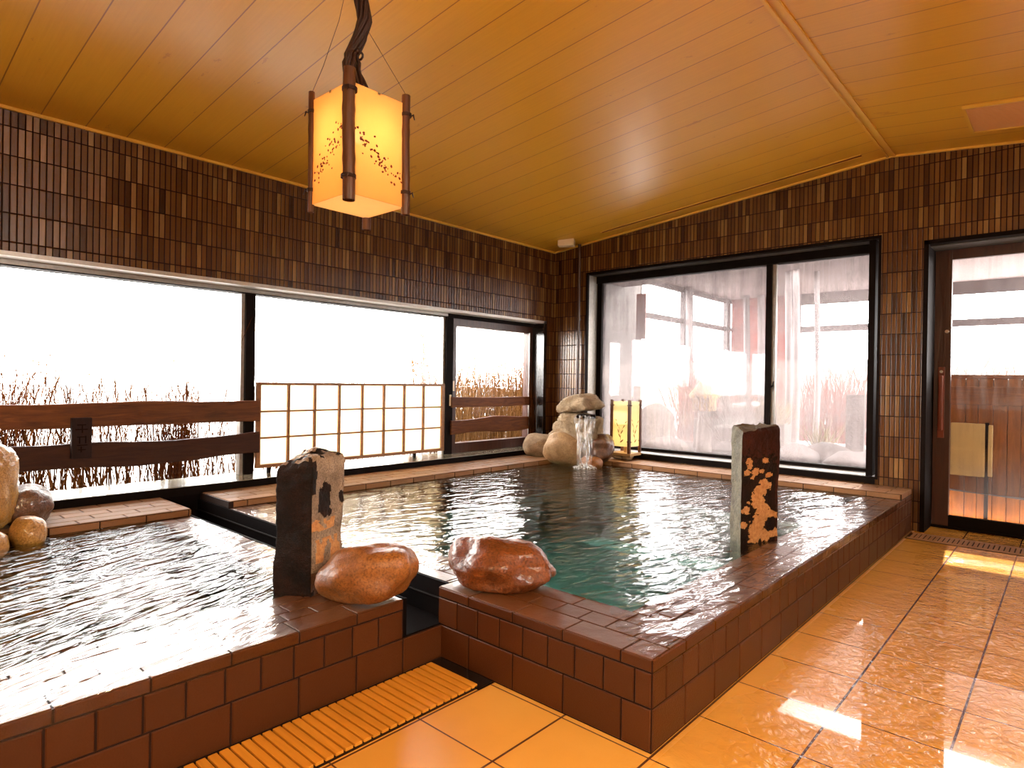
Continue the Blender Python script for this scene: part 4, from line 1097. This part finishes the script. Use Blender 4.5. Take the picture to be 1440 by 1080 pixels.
cb = thing('glazed_shelter', 'pale roofed shelter with high windows enclosing the snowy garden court', 'shelter', (0, 0, 0))
m = MB(); m.box(-4.9, 2.2, 8.5, 11.6, 2.74, 2.86); m.build('soffit', M['soffit'], cb)
m = MB(); m.box(-4.66, -4.60, 6.66, 7.86, .3, 2.74); m.build('wall_panel', M['greywall'], cb)
m = MB()
m.box(-4.66, -4.60, 7.86, 11.0, 2.16, 2.24); m.box(-4.66, -4.60, 7.86, 11.0, 2.66, 2.74); m.box(-4.66, -4.58, 9.14, 9.24, .3, 2.74); m.box(-4.66, -4.58, 10.78, 10.92, .3, 2.74)
m.box(-3.46, 2.2, 10.98, 11.06, 2.10, 2.20); m.box(-3.6, 2.2, 10.98, 11.06, 2.56, 2.74); m.box(-3.46, -3.40, 10.96, 11.06, .3, 2.74); m.box(.9, .98, 10.96, 11.06, .3, 2.74)
m.build('window_frame', M['greyframe'], cb)
m = MB(); m.box(-4.60, -3.46, 11.0, 11.06, .3, 2.74); m.build('corner_wall', M['pinkfence'], cb)
for i_, (x, y, r) in enumerate(((-4.50, 9.15, .07), (-4.16, 10.6, .06), (-3.95, 10.7, .07), (-2.72, 8.6, .05), (-2.85, 8.7, .05), (-2.55, 8.9, .04))):
    m = MB(); m.tube([(x, y, .28), (x + .02, y, 1.2), (x - .02, y + .01, 2.75)], [r, r * .9, r * .85], 10)
    m.build('round_post', M['whiteframe'] if i_ != 1 else M['greyframe'], cb)
o = thing('hanging_board', 'narrow brown wooden name board hanging beside the court windows', 'sign', (-4.40, 7.5, 1.81))
m = MB(); m.prism([(-.07, -.012), (.07, -.012), (.07, .012), (-.07, .012)], 0, .62); m.build('board', M['handle_wood'], o)
m = MB(); m.box(-.006, .006, -.004, .004, .62, .93); m.build('cord', M['vine'], o)
sl = MB(); sl.prism([(-.085, -.03), (.085, -.03), (.085, .03), (-.085, .03)], 0, .66); 
o = sl.build('standing_slab', M['grey_slab']); o.location = (-1.70, 7.3, .46); o.rotation_euler = (0, .0, .05)
tag(o, 'upright grey slab stone standing in the snow behind the right back pane', 'stone')
lt = thing('stone_lantern', 'pale stone garden lantern with a pointed roof behind the left back pane', 'stone lantern', (-3.70, 8.0, .3))
m = MB(); m.tube([(0, 0, 0), (0, 0, .55)], [.11, .08], 10); m.build('pillar', M['snow_rock'], lt)
m = MB(); m.box(-.12, .12, -.12, .12, .55, .72, c=.01); m.build('light_chamber', M['thatch'], lt)
m = MB(); m.tube([(0, 0, .72), (0, 0, .76), (0, 0, .90), (0, 0, 1.04)], [.20, .21, .10, .02], 12); m.build('roof', M['thatch'], lt)
G = 'snowy rocks in the court'
for i_, (x, y, z, sx, sy, sz, lab) in enumerate(((-4.33, 7.75, .60, .62, .5, .62, 'large pale rock just right of the table lantern behind the glass'), (-3.9, 7.3, .38, .6, .45, .3, 'low pale rock at the foot of the left back pane'),
        (-2.25, 7.2, .42, .55, .5, .30, 'snow topped rock behind the right end of the stone post'), (-1.95, 7.35, .47, .60, .4, .26, 'snowy rock left of the upright grey slab'), (-1.62, 6.95, .44, .62, .35, .24, 'snow heap in front of the upright grey slab'), (-2.75, 7.5, .45, .5, .4, .4, 'pale rock behind the mullion of the back window'))):
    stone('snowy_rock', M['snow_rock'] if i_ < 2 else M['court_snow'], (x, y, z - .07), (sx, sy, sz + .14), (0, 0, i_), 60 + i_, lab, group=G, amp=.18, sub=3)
pl_ = MB(); pl_.box(-4.0, -2.75, 8.3, 8.5, .3, .72, c=.01); o = pl_.build('planter_wall', M['greywall']); tag(o, 'low grey planter wall across the court behind the left back pane', 'wall')
o = reeds('leafy_shrub', '', (-3.1, -2.75, 8.2, 8.5), 260, (.10, .28), M['leaf'], .5, 2, 31, .006, .70); tag(o, 'small yellow-green shrub on the planter wall', 'shrub', None, 'stuff')
o = reeds('leafy_shrub', '', (-2.15, -1.98, 7.40, 7.6), 70, (.20, .42), M['leaf'], .45, 2, 32, .005, .45); tag(o, 'spiky yellow-green shrub left of the upright grey slab', 'shrub', None, 'stuff')
o = reeds('pine_shrub', '', (-3.55, -3.1, 8.0, 8.4), 420, (.25, .75), M['greyleaf'], .5, 6, 33, .005, .45); tag(o, 'dull grey-green pine shrub beside the stone lantern', 'shrub', None, 'stuff')
o = reeds('brushwood_fence', '', (-3.2, 1.8, 10.2, 10.4), 1500, (.7, 1.15), M['pinkfence'], .12, 3, 34, .010, .35); tag(o, 'reddish brushwood fence at the back of the court', 'fence', None, 'stuff')
o = reeds('red_shrub', '', (-4.45, -3.95, 8.6, 9.2), 420, (.5, 1.35), M['pinkfence'], .18, 5, 35, .007, .35); tag(o, 'reddish bare shrub behind the left back pane', 'shrub', None, 'stuff')
ev = MB(); ev.box(XL, 1.5, YB + .3, 7.36, 2.52, 2.62); o = ev.build('sun_cut_eave', M['soffit']); tag(o, 'added overhang cutting the sun over the back window and door', 'sun_cut_eave', None, 'structure')  # overhang added and sized to trim the sun patch by the door

# ------------------------------------------------------------------ unseen fill lamps added to light the room (behind the viewer)
for i_, (x, y) in enumerate(((.55, -1.5), (1.6, 1.4))):
    t0 = thing('ceiling_fill_lamp', ['added tube lamp for fill light above the near end of the room', 'added tube lamp for fill light above the right side of the room'][i_], 'lamp', (x, y, cz(x) - .0))
    m = MB(); m.box(-.10, .10, -.65, .65, -.045, -.004, c=.006); m.build('housing', M['trim'], t0)
    m = MB()
    for dx in (-.04, .04): m.tube([(dx, -.6, -.065), (dx, .6, -.065)], .018, 10)
    m.build('tube_bulb', M['tube'], t0)
t0 = thing('wall_fill_panel', 'broad framed glowing panel added for fill light on the wall behind the viewer', 'lamp', (.9, YF, 1.75))  # unseen fixture added to go with the warm fill light
m = MB(); m.box(-.55, .55, .0, .05, .36, .40); m.box(-.55, .55, .0, .05, -.40, -.36); m.box(-.55, -.51, .0, .05, -.36, .36); m.box(.51, .55, .0, .05, -.36, .36); m.build('frame', M['shoji_wood'], t0)
m = MB(); m.box(-.51, .51, .01, .04, -.36, .36); m.build('paper_diffuser', emis('fill_panel_glow', (1, .78, .5), 2.0), t0)
def area(name, loc, rot, size, power, col, sy=None):
    l = bpy.data.lights.new(name, 'AREA'); l.energy = power; l.color = col; l.size = size
    if sy: l.shape = 'RECTANGLE'; l.size_y = sy
    o = bpy.data.objects.new(name, l); C.objects.link(o); o.location = loc; o.rotation_euler = rot
    return o
WARM = (1, .74, .42)
area('ceiling_fill_light', (.55, -1.5, cz(.55) - .10), (0, 0, 0), .25, 75, WARM, 1.3)  # added warm fill from overhead, outside the view
area('ceiling_fill_light', (1.6, 1.4, cz(1.6) - .10), (0, 0, 0), .25, 75, WARM, 1.3)
area('wall_fill_light', (.9, -2.5, 1.75), (math.radians(83), 0, math.radians(22)), 1.0, 75, WARM, .7)  # added warm fill from behind the viewer
def point(name, loc, power, col, r):
    l = bpy.data.lights.new(name, 'POINT'); l.energy = power; l.color = col; l.shadow_soft_size = r
    o = bpy.data.objects.new(name, l); C.objects.link(o); o.location = loc
point('lantern_bulb_light', (-2.19, 1.47, 1.88 + .31), 15, (1, .69, .34), .028)
point('table_lantern_bulb_light', (-3.712, 6.035, .36 + .22), 4.5, (1, .80, .36), .03)

# ------------------------------------------------------------------ sun, sky
el = math.radians(48.5); dx, dy = .10, -.995
d_ = Vector((dx * math.cos(el), dy * math.cos(el), -math.sin(el)))
l = bpy.data.lights.new('sun', 'SUN'); l.energy = 11.0; l.color = (1, .93, .82); l.angle = .01
o = bpy.data.objects.new('sun', l); C.objects.link(o); o.rotation_euler = d_.to_track_quat('-Z', 'Y').to_euler()
wd = bpy.data.worlds.new('sky'); bpy.context.scene.world = wd; wd.use_nodes = True
nt = wd.node_tree; bg = nt.nodes['Background']; bg.inputs[0].default_value = (1.0, .965, .94, 1)
tc = nt.nodes.new('ShaderNodeTexCoord'); sx = nt.nodes.new('ShaderNodeSeparateXYZ'); mr = nt.nodes.new('ShaderNodeMapRange')
nt.links.new(tc.outputs['Generated'], sx.inputs[0]); nt.links.new(sx.outputs[2], mr.inputs[0])
mr.inputs[1].default_value = .30; mr.inputs[2].default_value = .80; mr.inputs[3].default_value = 30.0; mr.inputs[4].default_value = 5.0
nt.links.new(mr.outputs[0], bg.inputs[1])   # bright winter haze near the horizon, duller overhead

# ------------------------------------------------------------------ camera
cam = bpy.data.cameras.new('camera'); cam.lens = 21.9; cam.sensor_width = 36; cam.clip_end = 200
co = bpy.data.objects.new('camera', cam); C.objects.link(co)
yaw, pit, rol = .7333, -.0035, .0154
fwv = Vector((-math.sin(yaw) * math.cos(pit), math.cos(yaw) * math.cos(pit), math.sin(pit)))
r = fwv.cross(Vector((0, 0, 1))).normalized(); u = r.cross(fwv)
r2 = r * math.cos(rol) + u * math.sin(rol); u2 = -r * math.sin(rol) + u * math.cos(rol)
R = Matrix((r2, u2, -fwv)).transposed()
co.matrix_world = Matrix.Translation((0, 0, 1.2)) @ R.to_4x4()
sc = bpy.context.scene
sc.camera = co
sc.view_settings.view_transform = 'Standard'; sc.view_settings.look = 'None'; sc.view_settings.gamma = 1.0; sc.view_settings.use_curve_mapping = False
sc.view_settings.exposure = 0.40
sc.cycles.use_denoising = True
sc.cycles.max_bounces = 10; sc.cycles.transparent_max_bounces = 16
sc.cycles.sample_clamp_indirect = 6.0
